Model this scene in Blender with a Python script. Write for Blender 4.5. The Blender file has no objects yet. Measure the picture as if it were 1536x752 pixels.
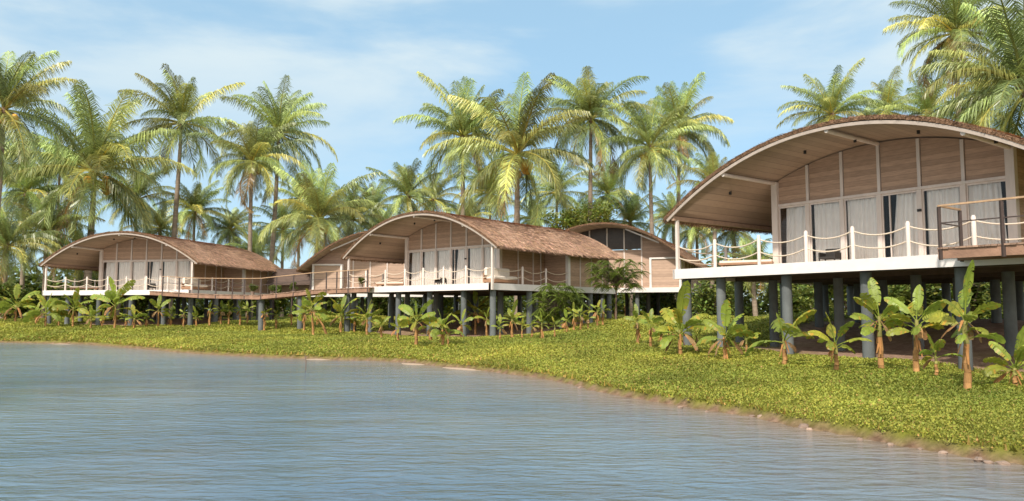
import bpy, math, random
import numpy as np
from mathutils import Vector, Matrix, noise
R = math.radians
PI = math.pi
rng = np.random.default_rng(7)
random.seed(7)
S = bpy.context.scene
COL = S.collection

# ------------------------------------------------------------------ camera
EYE = 1.9
FPX = 1140.8                      # focal length in pixels of the 1536 px wide photograph
PITCH = R(4.604)
cam = bpy.data.cameras.new('camera'); camo = bpy.data.objects.new('camera', cam); COL.objects.link(camo)
cam.sensor_width = 36.0; cam.lens = 36.0 * FPX / 1536.0
cam.clip_start = 0.1; cam.clip_end = 3000
camo.location = (0, 0, EYE); camo.rotation_euler = (PI / 2 + PITCH, 0, 0)
S.camera = camo
S.render.resolution_x = 1024; S.render.resolution_y = 501

# ------------------------------------------------------------------ world, sun, exposure
SUN_DIR = Vector((-0.36, -0.70, 0.70)).normalized()        # direction TO the sun
sun_el = math.asin(SUN_DIR.z); sun_az = math.atan2(SUN_DIR.x, SUN_DIR.y)
W = bpy.data.worlds.new('World'); S.world = W; W.use_nodes = True
nt = W.node_tree; nt.nodes.clear()
def N(t, kind, **kw):
    n = t.nodes.new(kind)
    for k, v in kw.items(): setattr(n, k, v)
    return n
out = N(nt, 'ShaderNodeOutputWorld'); bg = N(nt, 'ShaderNodeBackground')
sky = N(nt, 'ShaderNodeTexSky', sky_type='NISHITA', sun_disc=False)
sky.sun_elevation = sun_el; sky.sun_rotation = sun_az; sky.altitude = 0
sky.air_density = 1.0; sky.dust_density = 0.2; sky.ozone_density = 3.0
tc = N(nt, 'ShaderNodeTexCoord')
sep = N(nt, 'ShaderNodeSeparateXYZ'); nt.links.new(tc.outputs['Generated'], sep.inputs[0])
mp = N(nt, 'ShaderNodeMapping'); mp.inputs['Scale'].default_value = (1.2, 1.2, 4.2); mp.inputs['Rotation'].default_value = (0, R(5), 0)
mp.inputs['Location'].default_value = (1.45, 0.3, 1.3)
nt.links.new(tc.outputs['Generated'], mp.inputs[0])
n1 = N(nt, 'ShaderNodeTexNoise'); n1.inputs['Scale'].default_value = 1.9; n1.inputs['Detail'].default_value = 7; n1.inputs['Roughness'].default_value = .55
n1.inputs['Distortion'].default_value = .25
nt.links.new(mp.outputs[0], n1.inputs['Vector'])
cr = N(nt, 'ShaderNodeMapRange'); cr.inputs['From Min'].default_value = .40; cr.inputs['From Max'].default_value = .68; cr.interpolation_type = 'SMOOTHSTEP'
nt.links.new(n1.outputs['Fac'], cr.inputs['Value'])
el = N(nt, 'ShaderNodeMapRange'); el.inputs['From Min'].default_value = .12; el.inputs['From Max'].default_value = .34
el.inputs['To Min'].default_value = .10; el.inputs['To Max'].default_value = .9
nt.links.new(sep.outputs['Z'], el.inputs['Value'])
mul = N(nt, 'ShaderNodeMath', operation='MULTIPLY'); nt.links.new(cr.outputs[0], mul.inputs[0]); nt.links.new(el.outputs[0], mul.inputs[1])
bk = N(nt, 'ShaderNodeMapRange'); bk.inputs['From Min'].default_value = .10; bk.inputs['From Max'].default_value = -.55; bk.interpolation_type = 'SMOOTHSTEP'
bk.inputs['To Max'].default_value = .85; nt.links.new(sep.outputs['Y'], bk.inputs['Value'])     # bright cloud added out of view behind the camera, fill for the facades
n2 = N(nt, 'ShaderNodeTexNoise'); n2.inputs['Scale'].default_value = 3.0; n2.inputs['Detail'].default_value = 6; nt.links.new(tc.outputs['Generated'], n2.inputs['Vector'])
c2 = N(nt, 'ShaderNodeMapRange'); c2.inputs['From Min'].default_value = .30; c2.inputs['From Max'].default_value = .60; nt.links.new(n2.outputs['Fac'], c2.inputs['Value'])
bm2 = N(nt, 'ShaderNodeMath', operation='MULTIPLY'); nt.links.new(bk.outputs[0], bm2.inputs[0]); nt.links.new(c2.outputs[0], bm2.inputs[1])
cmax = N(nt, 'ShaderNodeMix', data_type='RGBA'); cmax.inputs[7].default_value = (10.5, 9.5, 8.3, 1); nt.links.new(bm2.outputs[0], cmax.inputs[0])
tint = N(nt, 'ShaderNodeMix', data_type='RGBA'); tint.inputs[0].default_value = .72      # tropical blue air over the physical sky
tint.inputs[7].default_value = (2.05, 3.25, 4.05, 1)
nt.links.new(sky.outputs[0], tint.inputs[6])
mixc = N(nt, 'ShaderNodeMix', data_type='RGBA'); mixc.inputs[7].default_value = (3.9, 4.4, 4.5, 1)
nt.links.new(mul.outputs[0], mixc.inputs[0]); nt.links.new(tint.outputs[2], mixc.inputs[6])
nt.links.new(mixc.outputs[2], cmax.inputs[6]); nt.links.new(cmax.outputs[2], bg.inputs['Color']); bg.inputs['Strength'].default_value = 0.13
nt.links.new(bg.outputs[0], out.inputs[0])
sl = bpy.data.lights.new('sun', 'SUN'); sl.energy = 3.0; sl.angle = R(2.5); sl.color = (1.0, .93, .82)
so = bpy.data.objects.new('sun', sl); COL.objects.link(so); so.rotation_euler = SUN_DIR.to_track_quat('Z', 'Y').to_euler()
S.view_settings.view_transform = 'Standard'; S.view_settings.look = 'None'
S.view_settings.exposure = 0.68; S.view_settings.gamma = 1
S.render.engine = 'CYCLES'
S.cycles.max_bounces = 8; S.cycles.transparent_max_bounces = 12

# ------------------------------------------------------------------ helpers
def bp_dir(px, py):
    """direction of a photo pixel"""
    dx = (px - 768) / FPX; dz = -(py - 376) / FPX
    c, s = math.cos(PITCH), math.sin(PITCH)
    return Vector((dx, c - dz * s, s + dz * c))
def at_z(px, py, z):
    d = bp_dir(px, py); t = (z - EYE) / d.z
    return Vector((0, 0, EYE)) + d * t
def at_y(px, py, Y):
    d = bp_dir(px, py); return Vector((0, 0, EYE)) + d * (Y / d.y)

class MB:
    """collects geometry for ONE mesh object"""
    def __init__(s): s.v = []; s.f = []; s.c = []; s.sm = []
    def add(s, vs, fs, col=(1, 1, 1), smooth=False):
        o = len(s.v); s.v += [tuple(p) for p in vs]
        for f in fs: s.f.append(tuple(i + o for i in f)); s.c.append(col); s.sm.append(smooth)
    def box(s, x0, x1, y0, y1, z0, z1, col=(1, 1, 1)):
        s.add([(x0, y0, z0), (x1, y0, z0), (x1, y1, z0), (x0, y1, z0), (x0, y0, z1), (x1, y0, z1), (x1, y1, z1), (x0, y1, z1)],
              [(0, 3, 2, 1), (4, 5, 6, 7), (0, 1, 5, 4), (1, 2, 6, 5), (2, 3, 7, 6), (3, 0, 4, 7)], col)
    def beam(s, p, q, w, h, col=(1, 1, 1), up=Vector((0, 0, 1))):
        p = Vector(p); q = Vector(q); d = (q - p).normalized(); a = d.cross(up)
        if a.length < 1e-4: a = Vector((1, 0, 0))
        a.normalize(); b = a.cross(d).normalized(); a *= w / 2; b *= h / 2
        vs = [p - a - b, p + a - b, p + a + b, p - a + b, q - a - b, q + a - b, q + a + b, q - a + b]
        s.add(vs, [(0, 3, 2, 1), (4, 5, 6, 7), (0, 1, 5, 4), (1, 2, 6, 5), (2, 3, 7, 6), (3, 0, 4, 7)], col)
    def tube(s, pts, rad, n=8, col=(1, 1, 1), cap=True):
        pts = [Vector(p) for p in pts]; m = len(pts)
        if not hasattr(rad, '__len__'): rad = [rad] * m
        vs = []; ref = None
        for i in range(m):
            d = (pts[min(i + 1, m - 1)] - pts[max(i - 1, 0)]).normalized()
            if ref is None: ref = d.orthogonal().normalized()
            ref = (ref - d * ref.dot(d)).normalized(); b = d.cross(ref)
            for k in range(n):
                a = 2 * PI * k / n; vs.append(pts[i] + (ref * math.cos(a) + b * math.sin(a)) * rad[i])
        fs = []
        for i in range(m - 1):
            for k in range(n):
                k2 = (k + 1) % n; fs.append((i * n + k, i * n + k2, (i + 1) * n + k2, (i + 1) * n + k))
        s.add(vs, fs, col, True)
        if cap:
            s.add([vs[k] for k in range(n)], [tuple(range(n))[::-1]], col)
            s.add([vs[(m - 1) * n + k] for k in range(n)], [tuple(range(n))], col)
    def build(s, name, mat, parent=None, loc=None):
        me = bpy.data.meshes.new(name)
        me.from_pydata([tuple(p) for p in s.v], [], s.f)
        me.polygons.foreach_set('use_smooth', s.sm)
        ca = me.color_attributes.new('tint', 'FLOAT_COLOR', 'CORNER')
        arr = np.empty((len(me.loops), 4), np.float32); i = 0
        cnt = np.array([len(f) for f in s.f]); cc = np.array([(c[0], c[1], c[2], 1) for c in s.c], np.float32)
        if len(cc): arr[:] = np.repeat(cc, cnt, axis=0); ca.data.foreach_set('color', arr.ravel())
        me.materials.append(mat); me.update()
        o = bpy.data.objects.new(name, me); COL.objects.link(o)
        if parent is not None: o.parent = parent
        if loc is not None: o.location = loc
        return o

def np_mesh(name, verts, quads, cols, mat, parent=None, smooth=False):
    """fast numpy mesh of quads; cols per quad (n,3)"""
    me = bpy.data.meshes.new(name); nv = len(verts); nf = len(quads)
    me.vertices.add(nv); me.vertices.foreach_set('co', np.ascontiguousarray(verts, np.float32).ravel())
    me.loops.add(nf * 4); me.loops.foreach_set('vertex_index', np.ascontiguousarray(quads, np.int32).ravel())
    me.polygons.add(nf); me.polygons.foreach_set('loop_start', np.arange(0, nf * 4, 4, dtype=np.int32))
    me.update(calc_edges=True)
    me.polygons.foreach_set('use_smooth', np.full(nf, smooth))
    if cols is not None:
        ca = me.color_attributes.new('tint', 'FLOAT_COLOR', 'CORNER')
        c4 = np.ones((nf, 4), np.float32); c4[:, :3] = cols
        ca.data.foreach_set('color', np.repeat(c4, 4, axis=0).ravel())
    me.materials.append(mat); me.validate()
    o = bpy.data.objects.new(name, me); COL.objects.link(o)
    if parent is not None: o.parent = parent
    return o

def tag(o, label=None, cat=None, group=None, kind=None):
    if label: o['label'] = label
    if cat: o['category'] = cat
    if group: o['group'] = group
    if kind: o['kind'] = kind
    return o
def empty(name, loc=(0, 0, 0), rz=0):
    o = bpy.data.objects.new(name, None); COL.objects.link(o); o.location = loc; o.rotation_euler = (0, 0, rz); o.empty_display_size = .3
    return o
def copy_tree(o, parent=None):
    c = o.copy(); COL.objects.link(c); c.parent = parent
    for ch in [x for x in o.children]:
        copy_tree(ch, c)
    return c

# ------------------------------------------------------------------ materials
def mat(name, base, rough=.7, var=.15, scale=6, bump=.0, bscale=30, stretch=(1, 1, 1), spec=.4, tintmul=True, trans=0.0, metal=0, base2=None, coord='Object', detail=5):
    m = bpy.data.materials.new(name); m.use_nodes = True; t = m.node_tree; b = t.nodes['Principled BSDF']
    b.inputs['Roughness'].default_value = rough; b.inputs['Specular IOR Level'].default_value = spec; b.inputs['Metallic'].default_value = metal
    tc = N(t, 'ShaderNodeTexCoord'); mp = N(t, 'ShaderNodeMapping'); mp.inputs['Scale'].default_value = stretch
    t.links.new(tc.outputs[coord], mp.inputs[0])
    nz = N(t, 'ShaderNodeTexNoise'); nz.inputs['Scale'].default_value = scale; nz.inputs['Detail'].default_value = detail; nz.inputs['Roughness'].default_value = .62
    t.links.new(mp.outputs[0], nz.inputs['Vector'])
    rp = N(t, 'ShaderNodeValToRGB'); rp.color_ramp.elements[0].position = .3; rp.color_ramp.elements[1].position = .7
    b2 = base2 or tuple(min(1, c * (1 + var)) for c in base); b1 = tuple(c * (1 - var) for c in base) if base2 is None else base
    rp.color_ramp.elements[0].color = (*b1, 1); rp.color_ramp.elements[1].color = (*b2, 1)
    t.links.new(nz.outputs['Fac'], rp.inputs[0])
    colout = rp.outputs[0]
    if tintmul:
        at = N(t, 'ShaderNodeAttribute', attribute_name='tint')
        mx = N(t, 'ShaderNodeMix', data_type='RGBA', blend_type='MULTIPLY'); mx.inputs[0].default_value = 1
        t.links.new(colout, mx.inputs[6]); t.links.new(at.outputs['Color'], mx.inputs[7]); colout = mx.outputs[2]
    t.links.new(colout, b.inputs['Base Color'])
    if bump > 0:
        nb = N(t, 'ShaderNodeTexNoise'); nb.inputs['Scale'].default_value = bscale; nb.inputs['Detail'].default_value = 4
        t.links.new(mp.outputs[0], nb.inputs['Vector'])
        bm = N(t, 'ShaderNodeBump'); bm.inputs['Strength'].default_value = bump; bm.inputs['Distance'].default_value = .03
        t.links.new(nb.outputs['Fac'], bm.inputs['Height']); t.links.new(bm.outputs[0], b.inputs['Normal'])
    if trans > 0:
        tr = N(t, 'ShaderNodeBsdfTranslucent'); t.links.new(colout, tr.inputs['Color'])
        ms = N(t, 'ShaderNodeMixShader'); ms.inputs[0].default_value = trans
        t.links.new(b.outputs[0], ms.inputs[1]); t.links.new(tr.outputs[0], ms.inputs[2])
        t.links.new(ms.outputs[0], t.nodes['Material Output'].inputs['Surface'])
    return m

def board_mat(name, base, pitch=.16, var=.12, axis='Z', bump=.5):
    """horizontal boards: each row a slightly different tone with a groove between"""
    m = mat(name, base, .75, var, 3.0, 0, stretch=(1, 1, 6))
    t = m.node_tree; b = t.nodes['Principled BSDF']
    tc = N(t, 'ShaderNodeTexCoord'); sp = N(t, 'ShaderNodeSeparateXYZ'); t.links.new(tc.outputs['Object'], sp.inputs[0])
    dv = N(t, 'ShaderNodeMath', operation='DIVIDE'); t.links.new(sp.outputs[axis], dv.inputs[0]); dv.inputs[1].default_value = pitch
    fr = N(t, 'ShaderNodeMath', operation='FRACT'); t.links.new(dv.outputs[0], fr.inputs[0])
    fl = N(t, 'ShaderNodeMath', operation='FLOOR'); t.links.new(dv.outputs[0], fl.inputs[0])
    wn = N(t, 'ShaderNodeTexWhiteNoise', noise_dimensions='1D'); t.links.new(fl.outputs[0], wn.inputs['W'])
    mr = N(t, 'ShaderNodeMapRange'); mr.inputs['To Min'].default_value = .86; mr.inputs['To Max'].default_value = 1.1; t.links.new(wn.outputs['Value'], mr.inputs['Value'])
    gr = N(t, 'ShaderNodeMapRange'); gr.inputs['From Min'].default_value = .0; gr.inputs['From Max'].default_value = .12; gr.inputs['To Min'].default_value = .6
    t.links.new(fr.outputs[0], gr.inputs['Value'])
    ml = N(t, 'ShaderNodeMath', operation='MULTIPLY'); t.links.new(mr.outputs[0], ml.inputs[0]); t.links.new(gr.outputs[0], ml.inputs[1])
    src = b.inputs['Base Color'].links[0].from_socket
    mx = N(t, 'ShaderNodeMix', data_type='RGBA', blend_type='MULTIPLY'); mx.inputs[0].default_value = 1
    t.links.new(src, mx.inputs[6]); t.links.new(ml.outputs[0], mx.inputs[7]); t.links.new(mx.outputs[2], b.inputs['Base Color'])
    bm = N(t, 'ShaderNodeBump'); bm.inputs['Strength'].default_value = bump; bm.inputs['Distance'].default_value = .02
    t.links.new(gr.outputs[0], bm.inputs['Height']); t.links.new(bm.outputs[0], b.inputs['Normal'])
    return m

M = {}
M['white'] = mat('white_paint', (.72, .665, .63), .5, .05, 4, .1, 40)
M['post'] = mat('pale_timber_post', (.66, .57, .51), .6, .10, 5, .1, 40, stretch=(1, 1, .2))
M['deckwood'] = mat('weathered_deck_timber', (.50, .40, .32), .75, .2, 3, .4, 30)
M['walkwood'] = mat('walkway_timber', (.27, .17, .12), .8, .3, 2.5, .4, 30)
M['rail'] = mat('dark_rail', (.06, .04, .035), .6, .2, 8)
M['rim'] = mat('shade_toned_rim_timber', (.39, .32, .27), .6, .15, 4, .1, 40)  # base colour darkened to stand for the shade on the nearest arch
M['handrail'] = mat('tan_handrail', (.42, .27, .16), .6, .2, 6)
M['boards'] = board_mat('brown_boards', (.45, .295, .205), .17, .16)
M['rearboards'] = board_mat('rear_boards', (.45, .31, .23), .20)
M['ceiling'] = board_mat('woven_ceiling', (.35, .235, .16), .30, .08, 'X', .25)
M['thatch'] = mat('thatch', (.44, .275, .185), .95, .38, 3.5, 1.0, 6, stretch=(1.6, 5, 1.6), spec=.1)
M['thatchedge'] = mat('thatch_edge', (.12, .085, .06), .95, .35, 14, .6, 60, spec=.1)
M['pier'] = mat('painted_concrete_pier', (.12, .13, .13), .8, .25, 2.2, .3, 20, stretch=(1, 1, .6))
M['curtain'] = mat('linen_curtain', (.92, .84, .77), .9, .04, 3, .1, 60, trans=.05, spec=.1)
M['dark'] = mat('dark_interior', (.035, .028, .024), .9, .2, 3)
M['black'] = mat('black_rattan', (.03, .025, .022), .6, .2, 20)
M['rope'] = mat('rope', (.66, .54, .42), .9, .12, 30, .4, 90)
M['cushion'] = mat('cream_cushion', (.74, .66, .57), .9, .05, 6, .1, 50)
M['sofawood'] = mat('sofa_timber', (.34, .19, .11), .6, .2, 6)
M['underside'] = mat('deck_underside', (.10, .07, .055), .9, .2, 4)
M['frond'] = mat('palm_frond', (.30, .345, .115), .38, .22, .9, 0, trans=.22, spec=.7, coord='Object')
M['palmtrunk'] = mat('palm_trunk', (.27, .21, .16), .9, .25, 1.4, .6, 8, stretch=(1, 1, 4), spec=.1)
M['coconut'] = mat('coconut_skin', (.50, .36, .08), .5, .3, 2, 0)
M['banana'] = mat('banana_leaf', (.25, .32, .05), .42, .25, 2.0, .1, 14, trans=.42, spec=.4)
M['bananastem'] = mat('banana_stem', (.34, .235, .12), .8, .35, 5, .4, 20, stretch=(1, 1, .3), spec=.2)
M['leaf'] = mat('shrub_leaf', (.13, .19, .045), .5, .3, 1.5, 0, trans=.3, spec=.4)
M['twig'] = mat('bark', (.17, .12, .09), .9, .3, 6, .3, 20)
M['grass'] = mat('ground_cover_leaf', (.295, .305, .05), .6, .3, .35, 0, trans=.28, spec=.25, coord='Object')
M['stone'] = mat('stone', (.25, .19, .15), .9, .25, 5, .4, 20)
M['plank'] = board_mat('dark_planks', (.10, .065, .05), .22, .3)

def glass_mat():
    m = bpy.data.materials.new('window_glass'); m.use_nodes = True; t = m.node_tree; t.nodes.clear()
    o = N(t, 'ShaderNodeOutputMaterial'); tr = N(t, 'ShaderNodeBsdfTransparent'); tr.inputs[0].default_value = (.98, .99, .99, 1)
    gl = N(t, 'ShaderNodeBsdfGlossy'); gl.inputs['Roughness'].default_value = .02
    fr = N(t, 'ShaderNodeFresnel'); fr.inputs['IOR'].default_value = 1.45
    ad = N(t, 'ShaderNodeMath', operation='MULTIPLY_ADD'); ad.inputs[1].default_value = .9; ad.inputs[2].default_value = .0; t.links.new(fr.outputs[0], ad.inputs[0])
    ms = N(t, 'ShaderNodeMixShader'); t.links.new(ad.outputs[0], ms.inputs[0]); t.links.new(tr.outputs[0], ms.inputs[1]); t.links.new(gl.outputs[0], ms.inputs[2])
    t.links.new(ms.outputs[0], o.inputs[0]); return m
M['glass'] = glass_mat()

# ------------------------------------------------------------------ terrain
shore_px = [(-900, 509), (-400, 510), (-120, 512), (0, 513.5), (60, 515), (130, 516), (200, 522), (300, 531), (400, 536), (500, 540), (560, 541), (620, 544), (660, 549), (720, 556),
            (800, 565), (860, 577), (900, 587), (950, 597), (1010, 607), (1070, 616), (1130, 625), (1200, 640), (1290, 655), (1380, 671), (1430, 681), (1480, 690), (1536, 696), (1650, 718), (1900, 780), (2300, 900)]
SH = np.array([[*at_z(x, y, 0).xy] for x, y in shore_px])
def shore_sd(X, Y):
    """signed distance, positive on land"""
    P = np.stack([X.ravel(), Y.ravel()], 1); best = np.full(len(P), 1e9)
    for a, b in zip(SH[:-1], SH[1:]):
        d = b - a; t = np.clip(((P - a) @ d) / (d @ d), 0, 1); q = a + t[:, None] * d
        best = np.minimum(best, np.hypot(*(P - q).T))
    poly = np.vstack([SH, [[60, -3], [60, -200], [-600, -200], [-600, SH[0, 1]]]])
    ins = np.zeros(len(P), bool); j = len(poly) - 1
    for i in range(len(poly)):
        xi, yi = poly[i]; xj, yj = poly[j]
        if yi != yj:
            c = ((yi > P[:, 1]) != (yj > P[:, 1])) & (P[:, 0] < (xj - xi) * (P[:, 1] - yi) / (yj - yi) + xi); ins ^= c
        j = i
    return np.where(ins, -best, best).reshape(X.shape)
ctl = [(1091, 520, 27.1), (1194, 535, 25), (1311, 538, 22.9), (1071, 515, 30.9), (1143, 521, 29), (1243, 527, 27), (1513, 566, 20), (1450, 588, 15.3), (600, 505, 46), (642, 507, 44.3),
       (692, 508, 42.6), (740, 506, 41.2), (797, 503, 43.7), (844, 495, 46), (885, 489, 48.3), (578, 498, 50.8), (925, 477, 47), (960, 473, 42), (905, 486, 42), (1010, 503, 34), (1000, 478, 45), (389, 498, 49), (448, 495, 48),
       (287, 489, 55), (323, 489, 58), (354, 487, 61), (103, 486, 57), (149, 488, 56.4), (197, 489, 56), (20, 483, 58), (460, 502, 46), (550, 503, 45), (1255, 558, 18), (1088, 540, 22), (1020, 533, 24.5)]
CP = [(*at_y(x, y, Y).xy, at_y(x, y, Y).z) for x, y, Y in ctl]
CP += [(X, Y, z) for X, Y, z in [(-70, 62, 1.2), (-45, 75, 1.3), (-20, 75, 1.4), (0, 65, 1.5), (10, 55, 1.5), (18, 42, 1.1), (22, 30, .9), (16, 20, .7), (13, 12, .6), (30, 15, 1.0), (40, 40, 1.4), (60, 70, 1.6), (-90, 90, 1.7), (0, 110, 1.75), (90, 110, 1.75), (30, 75, 1.6), (20, 4, .6)]]
CP += [(X, Y, z) for X, Y, z in [(12, 32.5, 1.55), (16.5, 27.5, 1.4), (9.5, 37, 1.7), (14, 36, 1.8), (19, 30, 1.7), (20, 24, 1.0), (-5, 56, 1.7), (-14, 60, 1.7), (-7.5, 52, 1.45), (-12, 55, 1.5), (-34, 66, 1.5), (-26, 63, 1.45), (-30, 60.5, 1.2), (-21, 57, 1.3)]]
CP = np.array(CP)
def sstep(t): t = np.clip(t, 0, 1); return t * t * (3 - 2 * t)
def fnoise(X, Y, s=1.0, seed=0):
    r = np.random.default_rng(seed); z = np.zeros_like(X, dtype=float)
    for k in range(14):
        a = r.uniform(0, 2 * PI); fr = s * r.uniform(.5, 2.4); z += np.sin((X * np.cos(a) + Y * np.sin(a)) * fr + r.uniform(0, 6.3)) / (1 + fr / s)
    return z / 4
def ground_z(X, Y, detail=True):
    X = np.asarray(X, float); Y = np.asarray(Y, float)
    sd = shore_sd(X, Y) + (.10 * fnoise(X, Y, 2.6, 5) + .16 * fnoise(X, Y, 1.1, 6) if detail else 0)
    num = np.zeros_like(X); den = np.zeros_like(X)
    for cx, cy, cz in CP:
        w = 1 / ((X - cx) ** 2 + (Y - cy) ** 2 + 1.5) ** 1.6; num += w * cz; den += w
    zi = num / den
    land = .15 * sstep(sd / .14) + (zi - .15) * (1 - np.exp(-np.maximum(sd, 0) / 3.6)) + .035 * fnoise(X, Y, 1.3, 9) * sstep(sd / 1.5)
    far = sstep((np.hypot(X, Y) - 110) / 120)
    land = land * (1 - far) + 1.75 * far
    wat = -np.minimum(1.6, .02 + .13 * -sd)
    return np.where(sd > 0, land, wat)
gx = np.concatenate([np.linspace(-900, -90, 30), np.linspace(-84, -48, 40), np.linspace(-47, 24, 330), np.linspace(25, 60, 40), np.linspace(70, 900, 30)])
gy = np.concatenate([np.linspace(-60, 4, 20), np.linspace(5, 64, 300), np.linspace(65, 110, 40), np.linspace(120, 1500, 40)])
GX, GY = np.meshgrid(gx, gy)
GZ = ground_z(GX, GY)
nx, ny = len(gx), len(gy)
idx = np.arange(nx * ny).reshape(ny, nx)
quads = np.stack([idx[:-1, :-1], idx[:-1, 1:], idx[1:, 1:], idx[1:, :-1]], -1).reshape(-1, 4)
# villas: pose (x, y, deck top z, heading)
VILLA = {'R': (6.147, 28.349, 1.558 + EYE, R(-53.025)), 'M': (-10.43, 48.296, 1.52 + EYE, R(-39.714)), 'L': (-34.829, 56.734, 1.562 + EYE, R(-11.281))}
def to_local(h, X, Y):
    x, y, z, t = VILLA[h] if isinstance(h, str) else h
    dx, dy = X - x, Y - y
    return dx * math.cos(t) + dy * math.sin(t), -dx * math.sin(t) + dy * math.cos(t)
REAR = {'A': (-16.2, 60.0, 3.42, R(4.0)), 'B': (1.2, 60.3, 3.68, R(-22.0))}
def bare_mask(X, Y):
    """bare soil under the houses"""
    m = np.zeros_like(X)
    for h in list(VILLA) + [REAR['A'], REAR['B']]:
        a, b = to_local(h, X, Y)
        m = np.maximum(m, sstep((a - .1) / 1.6) * sstep((12.6 - a) / 1.2) * sstep((b - .2) / 1.2) * sstep((14.5 - b) / 2))
    return np.clip(m + .5 * fnoise(X, Y, 1.6, 21) * (m > .03), 0, 1)
def ground_material():
    m = bpy.data.materials.new('bank_soil_and_turf'); m.use_nodes = True; t = m.node_tree; b = t.nodes['Principled BSDF']; b.inputs['Roughness'].default_value = .95; b.inputs['Specular IOR Level'].default_value = .15
    tc = N(t, 'ShaderNodeTexCoord')
    def noi(s, d=6):
        n = N(t, 'ShaderNodeTexNoise'); n.inputs['Scale'].default_value = s; n.inputs['Detail'].default_value = d; n.inputs['Roughness'].default_value = .65; t.links.new(tc.outputs['Object'], n.inputs['Vector']); return n
    def ramp(src, c0, c1, p0=.35, p1=.65):
        r = N(t, 'ShaderNodeValToRGB'); r.color_ramp.elements[0].position = p0; r.color_ramp.elements[1].position = p1; r.color_ramp.elements[0].color = (*c0, 1); r.color_ramp.elements[1].color = (*c1, 1)
        t.links.new(src, r.inputs[0]); return r
    g = ramp(noi(2.2).outputs['Fac'], (.12, .125, .016), (.21, .215, .028))
    s = ramp(noi(3.5).outputs['Fac'], (.24, .145, .10), (.42, .28, .20))
    sand = ramp(noi(6).outputs['Fac'], (.12, .07, .04), (.28, .18, .12))
    at = N(t, 'ShaderNodeAttribute', attribute_name='mask'); sp = N(t, 'ShaderNodeSeparateColor'); t.links.new(at.outputs['Color'], sp.inputs[0])
    m1 = N(t, 'ShaderNodeMix', data_type='RGBA'); t.links.new(sp.outputs[0], m1.inputs[0]); t.links.new(g.outputs[0], m1.inputs[6]); t.links.new(s.outputs[0], m1.inputs[7])
    m2 = N(t, 'ShaderNodeMix', data_type='RGBA'); t.links.new(sp.outputs[1], m2.inputs[0]); t.links.new(m1.outputs[2], m2.inputs[6]); t.links.new(sand.outputs[0], m2.inputs[7])
    t.links.new(m2.outputs[2], b.inputs['Base Color'])
    bm = N(t, 'ShaderNodeBump'); bm.inputs['Strength'].default_value = .8; bm.inputs['Distance'].default_value = .06; t.links.new(noi(9, 8).outputs['Fac'], bm.inputs['Height']); t.links.new(bm.outputs[0], b.inputs['Normal'])
    return m
SDG = shore_sd(GX, GY)
bare = bare_mask(GX, GY)
sandm = 1 - sstep((GZ - .06) / .10)
gd = np_mesh('ground', np.stack([GX, GY, GZ], -1).reshape(-1, 3), quads, None, ground_material(), smooth=True)
ca = gd.data.color_attributes.new('mask', 'FLOAT_COLOR', 'POINT')
mk = np.zeros((nx * ny, 4), np.float32); mk[:, 0] = bare.ravel(); mk[:, 1] = sandm.ravel(); mk[:, 3] = 1
ca.data.foreach_set('color', mk.ravel()); tag(gd, kind='structure')

def gz(x, y): return float(ground_z(np.array([x]), np.array([y]))[0])
def ground_hit(px, py):
    d = bp_dir(px, py); lo = None
    ts = np.linspace(6, 95, 900); X = d.x * ts; Y = d.y * ts; Z = EYE + d.z * ts
    g = ground_z(X, Y); k = np.where(Z <= g)[0]
    i = k[0] if len(k) else len(ts) - 1
    return Vector((X[i], Y[i], float(g[i])))

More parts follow.
